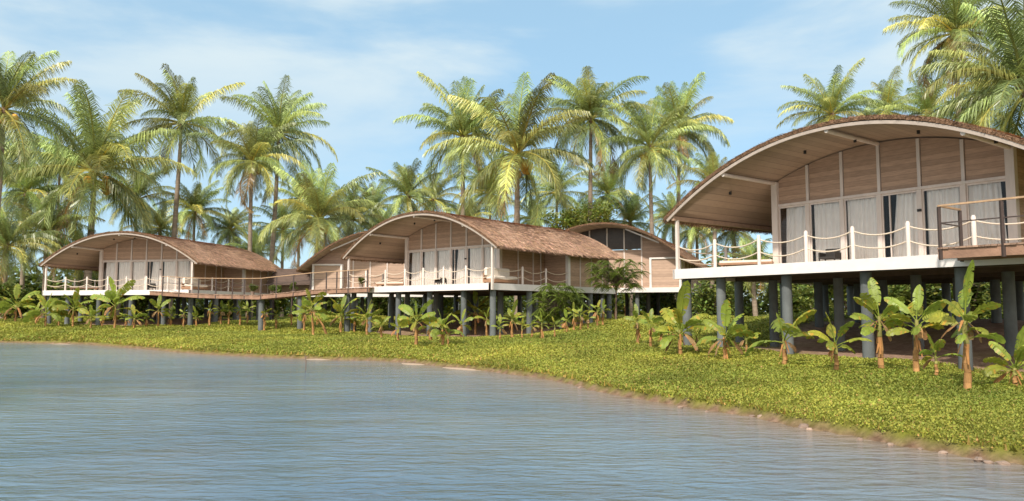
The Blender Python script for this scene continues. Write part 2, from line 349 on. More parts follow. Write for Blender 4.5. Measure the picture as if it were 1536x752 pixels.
# ------------------------------------------------------------------ water
def water_material():
    m = bpy.data.materials.new('pond_water'); m.use_nodes = True; t = m.node_tree; b = t.nodes['Principled BSDF']
    b.inputs['IOR'].default_value = 1.33; b.inputs['Roughness'].default_value = .10; b.inputs['Specular IOR Level'].default_value = .5
    at = N(t, 'ShaderNodeAttribute', attribute_name='shallow')
    tc = N(t, 'ShaderNodeTexCoord')
    nn = N(t, 'ShaderNodeTexNoise'); nn.inputs['Scale'].default_value = .35; nn.inputs['Detail'].default_value = 5; t.links.new(tc.outputs['Object'], nn.inputs['Vector'])
    mm = N(t, 'ShaderNodeMath', operation='MULTIPLY_ADD'); mm.inputs[1].default_value = .5; mm.inputs[2].default_value = -.25; t.links.new(nn.outputs['Fac'], mm.inputs[0])
    ad = N(t, 'ShaderNodeMath', operation='ADD', use_clamp=True); t.links.new(mm.outputs[0], ad.inputs[0]); t.links.new(at.outputs['Fac'], ad.inputs[1])
    wb = N(t, 'ShaderNodeTexNoise'); wb.inputs['Scale'].default_value = .07; wb.inputs['Detail'].default_value = 3; t.links.new(tc.outputs['Object'], wb.inputs['Vector'])  # broad wind patches and sheen put into the water's base colour
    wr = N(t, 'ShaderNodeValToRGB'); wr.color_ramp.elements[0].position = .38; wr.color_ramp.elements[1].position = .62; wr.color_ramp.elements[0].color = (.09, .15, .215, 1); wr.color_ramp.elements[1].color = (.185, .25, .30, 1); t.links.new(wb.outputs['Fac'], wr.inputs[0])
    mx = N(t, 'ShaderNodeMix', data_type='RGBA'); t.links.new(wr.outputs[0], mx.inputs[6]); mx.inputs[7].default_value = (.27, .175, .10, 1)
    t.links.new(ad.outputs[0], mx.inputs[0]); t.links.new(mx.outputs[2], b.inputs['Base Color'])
    mp = N(t, 'ShaderNodeMapping'); mp.inputs['Rotation'].default_value = (0, 0, R(12)); mp.inputs['Scale'].default_value = (.62, 1.7, 1); t.links.new(tc.outputs['Object'], mp.inputs[0])
    w1 = N(t, 'ShaderNodeTexNoise'); w1.inputs['Scale'].default_value = 3.6; w1.inputs['Detail'].default_value = 5; w1.inputs['Roughness'].default_value = .5; w1.inputs['Distortion'].default_value = .5
    t.links.new(mp.outputs[0], w1.inputs['Vector'])
    mp2 = N(t, 'ShaderNodeMapping'); mp2.inputs['Rotation'].default_value = (0, 0, R(-9)); mp2.inputs['Scale'].default_value = (.35, 1.0, 1); t.links.new(tc.outputs['Object'], mp2.inputs[0])
    w2 = N(t, 'ShaderNodeTexNoise'); w2.inputs['Scale'].default_value = .9; w2.inputs['Detail'].default_value = 2; t.links.new(mp2.outputs[0], w2.inputs['Vector'])
    w3 = N(t, 'ShaderNodeTexNoise'); w3.inputs['Scale'].default_value = .085; w3.inputs['Detail'].default_value = 2; t.links.new(tc.outputs['Object'], w3.inputs['Vector'])
    m3 = N(t, 'ShaderNodeMapRange'); m3.inputs['From Min'].default_value = .35; m3.inputs['From Max'].default_value = .65; m3.inputs['To Min'].default_value = .12; t.links.new(w3.outputs['Fac'], m3.inputs['Value'])
    b1 = N(t, 'ShaderNodeBump'); t.links.new(m3.outputs[0], b1.inputs['Strength']); b1.inputs['Distance'].default_value = .15; t.links.new(w1.outputs['Fac'], b1.inputs['Height'])
    b2 = N(t, 'ShaderNodeBump'); b2.inputs['Strength'].default_value = 1; b2.inputs['Distance'].default_value = .11; t.links.new(w2.outputs['Fac'], b2.inputs['Height']); t.links.new(b1.outputs[0], b2.inputs['Normal'])
    t.links.new(b2.outputs[0], b.inputs['Normal'])
    return m
wx = np.concatenate([np.linspace(-600, -60, 25), np.linspace(-55, 30, 170), np.linspace(34, 70, 8)])
wy = np.concatenate([np.linspace(-200, 0, 12), np.linspace(2, 64, 150), np.linspace(66, 110, 8)])
WX, WY = np.meshgrid(wx, wy); wi = np.arange(WX.size).reshape(WX.shape)
wsd = shore_sd(WX, WY)
q = np.stack([wi[:-1, :-1], wi[:-1, 1:], wi[1:, 1:], wi[1:, :-1]], -1).reshape(-1, 4)
q = q[(wsd.ravel()[q] < 3).any(1)]
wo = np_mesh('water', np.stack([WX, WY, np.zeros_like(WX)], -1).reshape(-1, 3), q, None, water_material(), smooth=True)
wa = wo.data.attributes.new('shallow', 'FLOAT', 'POINT')
wa.data.foreach_set('value', (np.exp(np.minimum(wsd, 0) / 1.3) * .85).astype(np.float32).ravel()) if len(wo.data.vertices) == WX.size else None
tag(wo, kind='structure')

# ------------------------------------------------------------------ ground cover
def scatter_cover():
    n = 6000000
    X = rng.uniform(-50, 22, n); Y = rng.uniform(7, 66, n)
    D = np.hypot(X, Y)
    keep = rng.random(n) < np.minimum(1, (13.0 / D) ** 1.25)
    inview = (np.abs(X / Y) < .86); keep &= inview
    X, Y, D = X[keep], Y[keep], D[keep]
    sd = shore_sd(X, Y); k = (sd > .0) & (bare_mask(X, Y) < .35 + .3 * rng.random(len(X)))
    X, Y, D, sd = X[k], Y[k], D[k], sd[k]
    Z = ground_z(X, Y); k = Z > .085; X, Y, Z, D, sd = X[k], Y[k], Z[k], D[k], sd[k]
    bald = fnoise(X, Y, 1.1, 61) + .5 * fnoise(X, Y, 3.3, 62); k = rng.random(len(X)) > sstep((bald - .75) / .7) * .75
    X, Y, Z, D, sd = X[k], Y[k], Z[k], D[k], sd[k]
    patch = fnoise(X, Y, 1.7, 33); patch2 = fnoise(X, Y, .5, 34)
    n = len(X)
    size = (.0095 + .0017 * D) * rng.uniform(.6, 1.35, n) * (1 + .25 * patch)
    hgt = (.03 + .06 * rng.random(n)) * (1 + .5 * patch) + .02
    yaw = rng.uniform(0, 2 * PI, n); tilt = rng.uniform(.1, 1.15, n)
    ax = np.stack([np.cos(yaw) * np.cos(tilt), np.sin(yaw) * np.cos(tilt), np.sin(tilt)], 1)
    sd_ = np.stack([-np.sin(yaw), np.cos(yaw), rng.uniform(-.4, .4, n)], 1)
    c = np.stack([X, Y, Z + hgt * .5], 1)
    L = size[:, None]; Wd = (size * rng.uniform(.3, .55, n))[:, None]
    v = np.stack([c - ax * L * .5, c + sd_ * Wd, c + ax * L * .7, c - sd_ * Wd], 1).reshape(-1, 3)
    qd = np.arange(n * 4).reshape(-1, 4)
    b = rng.uniform(.70, 1.3, n) * (1 + .25 * patch2) * (1 + .12 * patch)
    dry = (rng.random(n) < .02 + .10 * np.exp(-sd / .5)) * 1.0
    col = np.stack([b * (1 + .08 * rng.standard_normal(n) + .10 * patch2) * (1 + .5 * dry), b * (1 - .1 * dry), b * (1 + .9 * dry)], 1)
    return np_mesh('ground_cover', v, qd, np.clip(col, .2, 2.5), M['grass'])
tag(scatter_cover(), 'low leafy yellow-green ground cover spreading over the sloping bank', 'ground cover', kind='stuff')
def shore_tufts():
    vs = []; fs = []; cs = []
    seg = np.diff(SH, axis=0); ln = np.hypot(*seg.T)
    for i in range(3, 27):
        m = int(ln[i] * 26)
        for k in range(m):
            p = SH[i] + seg[i] * random.random(); nrm = np.array([-seg[i][1], seg[i][0]]) / ln[i]
            p = p + nrm * random.uniform(.04, .26)
            z = gz(*p) if False else .13
            h = random.uniform(.05, .15); a = random.uniform(0, 6.3); w = random.uniform(.008, .018) * (1 + p[1] / 25)
            dx, dy = math.cos(a), math.sin(a); l = random.uniform(-.1, .1); o = len(vs)
            vs += [(p[0] - dx * w, p[1] - dy * w, z), (p[0] + dx * w, p[1] + dy * w, z), (p[0] + l + dx * w * .3, p[1] + l, z + h), (p[0] + l - dx * w * .3, p[1] + l, z + h)]
            fs.append((o, o + 1, o + 2, o + 3)); b = random.uniform(.6, 1.2); dr = random.random() < .35
            cs.append((b * 1.6, b * 1.05, b * 1.6) if dr else (b, b, b))
    return np_mesh('shore_grass', np.array(vs), np.array(fs), np.array(cs), M['grass'])
tag(shore_tufts(), 'thin fringe of dry and green grass blades along the water edge', 'grass', kind='stuff')

# ------------------------------------------------------------------ villa geometry (local: a right, b back, z up; z=0 deck top)
VA = 12.5; VB = 2.95; A1 = 2.33; A2 = VA - A1; ZG = 2.42; ZE = 1.97; HH = 2.12; VL = 12.2; TD = .345; BP = 7.3
def arch(a, H=HH, ze=ZE):
    t = min(abs((a - VA / 2) / (VA / 2)), 1.12); return ze + H * (1 - t ** 2.05)
def arch_d(a, H=HH):
    return (arch(a + .01, H) - arch(a - .01, H)) / .02

def roof_shell(name_parent, L0, L1, H=HH, seed=1, th=.12, ze=ZE, ov=.30):
    """thatch shell + loose straw; returns nothing, adds parts to parent"""
    r = np.random.default_rng(seed)
    # shell
    mb = MB(); n = 44; m = 30
    A = np.linspace(-ov, VA + ov, n + 1); B = np.linspace(L0, L1, m + 1)
    top = []; bot = []
    for j, b in enumerate(B):
        for i, a in enumerate(A):
            d = arch_d(a, H); nn = Vector((-d, 0, 1)).normalized()
            sag = -.05 * math.sin(PI * (b - L0) / (L1 - L0)) + .02 * math.sin(b * 1.3 + a)
            p = Vector((a, b, arch(a, H, ze) + .10 + sag * .6)); t = p + nn * (th + .006 * math.sin(a * 9 + b * 4))
            top.append(t); bot.append(p)
    N1 = n + 1; fs = []
    for j in range(m):
        for i in range(n):
            k = j * N1 + i; fs.append((k, k + 1, k + N1 + 1, k + N1))
    mb.add(top, fs, (1, 1, 1), True)
    o = len(top); allv = top + bot
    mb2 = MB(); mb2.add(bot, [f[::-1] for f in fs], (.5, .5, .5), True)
    ef = []
    mb2v = allv
    for i in range(n):
        ef.append((o + i, o + i + 1, i + 1, i)); k = m * N1 + i; ef.append((k, k + 1, o + k + 1, o + k))
    for j in range(m):
        k = j * N1; ef.append((k, k + N1, o + k + N1, o + k)); k += n; ef.append((k + N1, k, o + k, o + k + N1))
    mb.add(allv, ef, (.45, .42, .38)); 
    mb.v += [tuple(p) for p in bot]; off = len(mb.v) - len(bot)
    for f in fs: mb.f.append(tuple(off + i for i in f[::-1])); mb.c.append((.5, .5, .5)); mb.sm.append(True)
    # loose straws lying on the slope and hanging at the edges
    K = 42000
    a = r.uniform(-ov, VA + ov, K); b = r.uniform(L0, L1, K)
    e1 = r.random(K) < .13; a = np.where(e1, np.where(r.random(K) < .5, -ov + r.uniform(-.01, .03, K), VA + ov - r.uniform(-.01, .03, K)), a)
    for i in range(K):
        ai, bi = float(a[i]), float(b[i]); d = arch_d(ai, H); sgn = 1 if ai > VA / 2 else -1
        tv = Vector((sgn, 0, d * sgn)).normalized(); nn = Vector((-d, 0, 1)).normalized()
        edge = e1[i]; ln = r.uniform(.10, .28) if not edge else r.uniform(.06, .16)
        dr = (tv + Vector((0, r.uniform(-.35, .35), 0))).normalized()
        if edge: dr = (dr + Vector((0, 0, -r.uniform(.3, 1.2)))).normalized()
        p = Vector((ai, bi, arch(ai, H, ze) + .10 - .03 * math.sin(PI * (bi - L0) / (L1 - L0)))) + nn * (th + (.0 if not edge else -th * r.uniform(0, 1)))
        w = r.uniform(.008, .020)
        if not edge and i % 3 == 0 and L0 + .3 < bi < L1 - .3: w = r.uniform(.025, .06); ln = r.uniform(.2, .45)
        s = Vector((0, 1, 0)) * w if not edge else Vector((0, 1, 0)) * w
        q = p + dr * ln + nn * (r.uniform(.0, .055) if not edge else 0)
        c = r.uniform(.45, 1.9); c = c if not edge else c * .7
        mb.add([p - s, p + s, q + s * .5, q - s * .5], [(0, 1, 2, 3)], (c, c * r.uniform(.92, 1.05), c * r.uniform(.85, 1.1)))
    # gable fringe
    for gb, gs in ((L0, -1), (L1, 1)):
        for i in range(2600):
            ai = float(r.uniform(-ov, VA + ov)); d = arch_d(ai, H); nn = Vector((-d, 0, 1)).normalized()
            p = Vector((ai, gb, arch(ai, H, ze) + .10)) + nn * th * float(r.uniform(.1, 1.1)); q = p + Vector((r.uniform(-.05, .05), gs * r.uniform(.01, .045), r.uniform(-.03, .015)))
            w = .010; c = r.uniform(.35, 1.0); mb.add([p + Vector((-w, 0, 0)), p + Vector((w, 0, 0)), q + Vector((w * .4, 0, 0)), q - Vector((w * .4, 0, 0))], [(0, 1, 2, 3)], (c, c, c * .95))
    return mb.build('thatch', M['thatch'], name_parent)

def arch_strip(mb, b0, b1, t0, t1, a0, a1, H=HH, ze=ZE, n=48):
    """solid arched band: between heights arch+t0 and arch+t1"""
    vs = []
    for i in range(n + 1):
        a = a0 + (a1 - a0) * i / n; z = arch(a, H, ze)
        d = arch_d(a, H); nn = Vector((-d, 0, 1)).normalized()
        lo = Vector((a, 0, z)) + nn * t0; hi = Vector((a, 0, z)) + nn * t1
        vs += [(lo.x, b0, lo.z), (hi.x, b0, hi.z), (hi.x, b1, hi.z), (lo.x, b1, lo.z)]
    fs = []
    for i in range(n):
        k = i * 4
        for j in range(4): fs.append((k + j, k + 4 + j, k + 4 + (j + 1) % 4, k + (j + 1) % 4))
    fs += [(0, 1, 2, 3), (n * 4 + 3, n * 4 + 2, n * 4 + 1, n * 4)]
    mb.add(vs, fs)

def arch_wall(mb, a0, a1, zb, b, th=.06, H=HH, ze=ZE, n=8, drop=.0, col=(1, 1, 1)):
    """wall panel with arched top"""
    vs = []
    for i in range(n + 1):
        a = a0 + (a1 - a0) * i / n; z = arch(a, H, ze) - drop
        vs += [(a, b, zb), (a, b, z), (a, b + th, z), (a, b + th, zb)]
    fs = []
    for i in range(n):
        k = i * 4
        for j in range(4): fs.append((k + j, k + (j + 1) % 4, k + 4 + (j + 1) % 4, k + 4 + j))
    fs += [(3, 2, 1, 0), (n * 4, n * 4 + 1, n * 4 + 2, n * 4 + 3)]
    mb.add(vs, fs, col)

def rope_between(par, p, q, sag, r=.022):
    mb = MB(); p = Vector(p); q = Vector(q); pts = []
    for i in range(13):
        t = i / 12; c = p.lerp(q, t); c.z -= sag * 4 * t * (1 - t); pts.append(c)
    mb.tube(pts, r, 6); return mb.build('rope', M['rope'], par)

def rope_post(par, a, b, h=1.02):
    mb = MB(); mb.tube([(a, b, -.002), (a, b, h - .05), (a, b, h)], [.062, .062, .035], 10)
    return mb.build('rope_post', M['post'], par)

def curtain(par, x0, x1, xb0, xb1, b, z1, seed, axis='a'):
    r = random.Random(seed); n = 56; mb = MB(); vs = []; m = 6
    ph = [r.uniform(0, 6.3) for _ in range(3)]
    for j in range(m + 1):
        t = j / m; z = z1 * (1 - t) + .02 * t
        l = x0 + (xb0 - x0) * t ** 1.2; rr = x1 + (xb1 - x1) * t ** 1.2
        for i in range(n + 1):
            s = i / n; x = l + (rr - l) * s
            y = b + .035 * math.sin(s * 42 * (x1 - x0) + ph[0]) + .02 * math.sin(s * 19 + ph[1] + t) + .01 * math.sin(s * 77 + ph[2])
            vs.append((x, y, z))
    fs = []
    for j in range(m):
        for i in range(n): k = j * (n + 1) + i; fs.append((k, k + n + 1, k + n + 2, k + 1))
    mb.add(vs, fs, (1, 1, 1), True)
    return mb.build('curtain', M['curtain'], par)

def make_villa():
    v = empty('villa')
    # --- deck
    mb = MB(); mb.box(-.02, 12.02, -.02, 12.4, -.06, 0); 
    mb.build('deck', M['deckwood'], v)
    mb = MB()
    mb.box(-.08, 12.10, -.10, -.022, -TD, .012); mb.box(-.10, -.022, -.10, 12.45, -TD, .012); mb.box(12.022, 12.10, -.10, 12.45, -TD, .012); mb.box(-.08, 12.10, 12.402, 12.47, -TD, .012)
    mb.build('deck_fascia', M['white'], v)
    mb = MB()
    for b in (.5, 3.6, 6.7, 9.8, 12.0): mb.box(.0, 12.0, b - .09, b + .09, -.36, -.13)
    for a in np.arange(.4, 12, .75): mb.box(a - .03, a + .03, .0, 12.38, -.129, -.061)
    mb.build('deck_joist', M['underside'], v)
    # --- piers
    for ia, a in enumerate((.08, 1.65, 4.3, 7.0, 9.7, 11.85)):
        for ib, b in enumerate((.45, 3.6, 6.7, 9.8, 12.0)):
            mb = MB(); r0 = .17; c = random.uniform(.85, 1.25)
            mb.tube([(a, b, -4.0), (a, b, -1.6), (a, b, -.36)], [r0 + .01, r0, r0 - .003], 14, (c, c, c)); mb.build('pier', M['pier'], v)
    # --- roof
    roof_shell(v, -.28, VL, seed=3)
    mb = MB(); 
    # ceiling skin, thin solid
    n = 40; vs = []
    Bc = (-.22, VL - .06)
    for i in range(n + 1):
        a = -.12 + (VA + .24) * i / n; z = arch(a)
        vs += [(a, Bc[0], z + .05), (a, Bc[1], z + .05), (a, Bc[0], z + .085), (a, Bc[1], z + .085)]
    fs = []
    for i in range(n):
        k = i * 4; fs += [(k, k + 4, k + 5, k + 1)[::-1], (k + 2, k + 3, k + 7, k + 6)[::-1], (k, k + 2, k + 6, k + 4)[::-1], (k + 1, k + 5, k + 7, k + 3)[::-1]]
    mb.add(vs, fs, (1, 1, 1), True); mb.build('ceiling', M['ceiling'], v)
    mb = MB(); arch_strip(mb, -.262, -.20, -.025, .075, -.2, VA + .2); mb.build('arch_beam', M['rim'], v)
    mb = MB(); arch_strip(mb, VL - .12, VL - .07, -.035, .085, -.2, VA + .2); mb.build('arch_beam', M['rim'], v)
    # eave beams and purlins
    for a in (0.0, VA):
        mb = MB(); mb.box(a - .06, a + .06, -.18, VL - .14, arch(a) - .13, arch(a) + .03); mb.build('eave_beam', M['ceilingbeam'], v)
    for a in (A1, VA / 2, A2):
        mb = MB(); z = arch(a) - .045; mb.tube([(a, -.195, z), (a, VB, z)], .07, 10); mb.build('purlin', M['post'], v)
    # front columns
    for a in (.03, 12.17):
        mb = MB(); 
        if a < 1: mb.box(a - .055, a + .055, -.02, .09, -.001, arch(a) - .125)
        else: mb.box(a - .055, a + .055, -.02, .09, -TD, arch(a) - .04)
        mb.build('porch_column', M['post'], v)
    # --- facade
    bay = (A2 - A1) / 6
    for i in range(7):
        a = A1 + bay * i; mb = MB(); thick = i in (0, 6)
        if thick: mb.box(a - .12, a + .12, VB - .14, VB + .10, .001, arch(a) - .02)
        else:
            mb.box(a - .05, a + .05, VB - .05, VB + .04, ZG + .002, arch(a) - .01); mb.box(a - .07, a + .07, VB - .08, VB + .06, .001, ZG - .09)
        mb.build('mullion', M['post'], v)
    mb = MB(); mb.box(A1 + .121, A2 - .121, VB - .10, VB + .07, ZG - .088, ZG); mb.build('transom', M['post'], v)
    curt = [(.24, .96, .16, .96), (.08, .96, .08, .96), (.04, .97, .04, .97), (.36, .97, .14, .97), (.05, .97, .04, .97), (.03, .80, .03, .92)]
    for i in range(6):
        a0 = A1 + bay * i + (.07 if i else .12); a1 = A1 + bay * (i + 1) - (.07 if i < 5 else .12)
        mb = MB(); arch_wall(mb, a0, a1, ZG + .001, VB - .005, .05, drop=.0); mb.build('wall_panel', M['boards'], v)
        mb = MB(); w = .045; b0, b1 = VB - .03, VB + .015
        mb.box(a0 + .001, a0 + w, b0, b1, .06, ZG - .09); mb.box(a1 - w, a1 - .001, b0, b1, .06, ZG - .09); mb.box(a0 + w, a1 - w, b0, b1, ZG - .15, ZG - .09); mb.box(a0 + .001, a1 - .001, b0, b1, .002, .059)
        wdw = mb.build('window', M['post'], v)
        mb = MB(); mb.add([(a0 + w, VB - .008, .06), (a1 - w, VB - .008, .06), (a1 - w, VB - .008, ZG - .15), (a0 + w, VB - .008, ZG - .15)], [(0, 1, 2, 3)]); mb.build('pane', M['glass'], wdw)
        c = curt[i]; d = a1 - a0; curtain(wdw, a0 + c[0] * d, a0 + c[1] * d, a0 + c[2] * d, a0 + c[3] * d, VB + .10, ZG - .10, i)
        if i == 3:
            mb = MB(); mb.box(a0 + w * .3 + .20 * d, a0 + .24 * d, b0 - .02, b1, .06, ZG - .15); mb.build('door_stile', M['post'], wdw)
    # interior box
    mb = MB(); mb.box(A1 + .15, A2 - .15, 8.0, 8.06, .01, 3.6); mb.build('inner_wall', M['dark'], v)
    # side walls: recessed along the porch, flush behind
    for sgn in (0, 1):
        aw = A1 if sgn == 0 else A2; af = .30 if sgn == 0 else VA - .62
        mb = MB(); x0, x1 = (aw - .03, aw + .03)
        zt = arch(aw) - .0; mb.box(x0, x1, VB + .101, BP - .06, .001, zt); mb.build('side_wall', M['boards'], v)
        for b in (4.6, 6.05, 6.8):
            mb = MB(); xx = x1 if sgn else x0 - .05; mb.box(xx, xx + .05, b - .035, b + .035, .002, arch(aw) - .03); mb.build('batten', M['post'], v)
        # cross wall between recessed and flush
        mb = MB(); lo, hi = (af, aw - .031) if sgn == 0 else (aw + .031, af); arch_wall(mb, lo, hi, .001, BP - .05, .06); mb.build('side_wall', M['boards'], v)
        mb = MB(); mb.box(af - .03, af + .03, BP + .15, VL - .25, .001, arch(af) - .01); mb.build('side_wall', M['boards'], v)
        mb = MB(); mb.box(af - .09, af + .13, BP - .06, BP + .149, .001, arch(af) + .0); mb.build('corner_post', M['white'], v)
        for b in (8.6, 9.85, 11.1, 11.85):
            mb = MB(); xx = af + .031 if sgn else af - .081; mb.box(xx, xx + .05, b - .035, b + .035, .002, arch(af) - .03); mb.build('batten', M['post'], v)
    # back wall
    mb = MB(); arch_wall(mb, .33, VA - .65, .001, VL - .55, .06, n=24); mb.build('back_wall', M['boards'], v)
    # lamps
    for a, b in ((A1 - .9, 1.4), (VA / 2, 1.5), (A2 + .2, 1.4), (4.4, 1.6), (8.2, 1.6)):
        mb = MB(); z = arch(a) - (.12 if a in (VA / 2,) else .0); mb.tube([(a, b, z + .05), (a, b, z - .06)], .05, 10); mb.build('ceiling_lamp', M['black'], v)
    mb = MB(); a = A1 + bay * 4; mb.box(a - .06, a + .06, VB - .14, VB - .081, 1.62, 1.70); mb.build('wall_lamp', M['black'], v)
    # rope railing: front, left side, right side
    fr = [.03, 1.73, 3.55, 5.30, 6.85, 8.50, 10.23, 12.17]
    for a in fr[1:-1]: rope_post(v, a, .05)
    for a, a2 in zip(fr[:-1], fr[1:]):
        for z in (.86, .44): rope_between(v, (a + .05, .05, z), (a2 - .05, .05, z), random.uniform(.13, .19))
    sd = [.03, 2.87, 5.05, BP]
    for b in sd[1:-1]: rope_post(v, 11.95, b); rope_post(v, .05, b)
    for a in (11.95, .05):
        for b, b2 in zip(sd[:-1], sd[1:]):
            for z in (.86, .44): rope_between(v, (a, b + .06, z), (a, b2 - .08, z), random.uniform(.16, .22))
    return v
M['ceilingbeam'] = mat('eave_beam_timber', (.42, .28, .20), .7, .15, 5, .1, 40)
LBL = {'R': 'largest and nearest arched-roof villa on grey stilts, at the right edge',
       'M': 'arched thatched villa on stilts in the middle, long tan roof side running back',
       'L': 'farthest arched thatched villa at the left, its deck ending at the long brown walkway'}
proto = make_villa(); first = True
VO = {}
for k in ('R', 'M', 'L'):
    o = proto if first else copy_tree(proto); first = False
    x, y, z, t = VILLA[k]; o.location = (x, y, z); o.rotation_euler = (0, 0, t)
    tag(o, LBL[k], 'villa', 'arched villas on stilts facing the pond'); VO[k] = o
def W_of(h, a, b, z):
    x, y, zz, t = VILLA[h] if isinstance(h, str) else h
    return Vector((x + a * math.cos(t) - b * math.sin(t), y + a * math.sin(t) + b * math.cos(t), zz + z))

# ------------------------------------------------------------------ rear villas (entrance side)
def make_rear(H=2.72, mir=False):
    v = empty('rear_villa')
    mb = MB(); mb.box(-.0, 12.5, -.02, 9.5, -.06, 0); mb.build('deck', M['deckwood'], v)
    mb = MB(); mb.box(-.1, 12.6, -.12, -.022, -.34, .012); mb.box(12.502, 12.6, -.02, 9.5, -.34, .012); mb.box(-.1, -.002, -.02, 9.5, -.34, .012); mb.build('deck_fascia', M['white'], v)
    for a in (.6, 3.3, 6.0, 8.7, 11.8):
        for b in (.5, 4.5, 8.5):
            mb = MB(); mb.tube([(a, b, -3.6), (a, b, -.07)], .16, 12); mb.build('pier', M['pier'], v)
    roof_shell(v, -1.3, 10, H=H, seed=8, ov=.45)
    mb = MB(); n = 40; vs = []
    for i in range(n + 1):
        a = -.3 + (VA + .6) * i / n; z = arch(a, H)
        vs += [(a, -1.25, z + .045), (a, 9.9, z + .045), (a, -1.25, z + .08), (a, 9.9, z + .08)]
    fs = []
    for i in range(n):
        k = i * 4; fs += [(k + 1, k + 5, k + 4, k), (k + 6, k + 7, k + 3, k + 2), (k + 4, k + 6, k + 2, k), (k + 3, k + 7, k + 5, k + 1)]
    mb.add(vs, fs, (1, 1, 1), True); mb.build('ceiling', M['ceiling'], v)
    b = .9; zt = 2.95
    stations = [.35, 2.0, 3.5, 4.9, 6.3, 7.65, 9.0, 12.15]
    for i in range(len(stations) - 1):
        a0, a1 = stations[i] + .05, stations[i + 1] - .05
        mb = MB()
        if 3 < stations[i] < 9 and not mir or mir and 3 < stations[i] < 9:
            mb.box(a0, a1, b, b + .06, .001, zt); mb.build('wall_panel', M['rearboards'], v)
            mb = MB(); arch_wall(mb, a0, a1, zt + .05, b + .02, .02, H=H, drop=.0); mb.build('clerestory_window', M['darkglass'], v)
        else:
            arch_wall(mb, a0, a1, .001, b, .06, H=H); mb.build('wall_panel', M['rearboards'], v)
    for a in stations:
        mb = MB(); mb.box(a - .05, a + .05, b - .05, b + .07, .002, arch(a, H) - .02); mb.build('mullion', M['post'], v)
    # boxed white framed entrance bay
    x0, x1 = 9.75, 12.1
    mb = MB(); mb.box(x0, x0 + .16, -.0, b - .06, .001, 2.25); mb.box(x1 - .16, x1, -.0, b - .06, .001, 2.25); mb.box(x0 + .16, x1 - .16, -.0, b - .06, 2.13, 2.25)
    en = mb.build('entrance_bay', M['white'], v)
    mb = MB(); mb.box(x0 + .17, x1 - .17, .10, .16, .001, 2.12); mb.build('bay_panel', M['rearboards'], en)
    for af in (.3, 12.2):
        mb = MB(); mb.box(af - .03, af + .03, b + .1, 9.3, .001, arch(af, H) - .01); mb.build('side_wall', M['rearboards'], v)
        for bb in (2.2, 3.5, 4.8, 6.1, 7.4):
            mb = MB(); xx = af + .031 if af > 6 else af - .081; mb.box(xx, xx + .05, bb - .035, bb + .035, .002, arch(af, H) - .03); mb.build('batten', M['post'], v)
    # soffit light strip under the eave edge
    mb = MB(); mb.beam((8.1, -.55, arch(8.1, H) - .06), (10.6, -.55, arch(10.6, H) - .10), .08, .10); mb.build('soffit_beam', M['white'], v)
    return v
M['darkglass'] = mat('dark_clerestory_glass', (.07, .055, .045), .35, .2, 3, spec=.3)
rv = make_rear()
x, y, z, t = REAR['B']; rv.location = (x, y, z); rv.rotation_euler = (0, 0, t)
tag(rv, 'rear boarded villa with dark clerestory glass between the middle and nearest villas', 'villa', 'boarded villas behind the front row')
rv2 = copy_tree(rv); x, y, z, t = REAR['A']; rv2.location = (x, y, z); rv2.rotation_euler = (0, 0, t); rv2.scale = (-1, 1, 1); rv2.location = W_of(REAR['A'], 12.5, 0, 0)
tag(rv2, 'rear boarded villa rising behind the left end of the middle villa', 'villa', 'boarded villas behind the front row')

# low plank screen between the left villa and the rear villa
e = empty('plank_shed', (0, 0, 0))
p0 = at_y(408, 440, 64); p1 = at_y(466, 438, 63)
zb = 3.3
mb = MB(); L_ = (p1 - p0).xy.length
mb.box(0, L_, 0, .08, .95, 1.05); mb.box(0, L_, 1.4, 1.48, 0, .9)
mb.build('wall', M['rearboards'], e)
mb = MB(); mb.add([(-.3, -.5, .80), (L_ + .4, -.5, .80), (L_ + .4, .9, 2.15), (-.3, .9, 2.15), (-.3, -.5, .9), (L_ + .4, -.5, .9), (L_ + .4, .9, 2.25), (-.3, .9, 2.25)], [(0, 3, 2, 1), (4, 5, 6, 7), (0, 1, 5, 4), (1, 2, 6, 5), (2, 3, 7, 6), (3, 0, 4, 7)])
mb.build('plank_roof', M['plank'], e)
mb = MB()
for xx in (0.05, L_ * .5, L_ - .05): mb.box(xx - .06, xx + .06, .1, .22, -2.2, 1.3)
mb.build('frame', M['rail'], e)
e.location = (p0.x, p0.y, zb); e.rotation_euler = (0, 0, math.atan2(p1.y - p0.y, p1.x - p0.x))
tag(e, 'small dark shed with a sloping plank roof beside the left villa', 'shed')

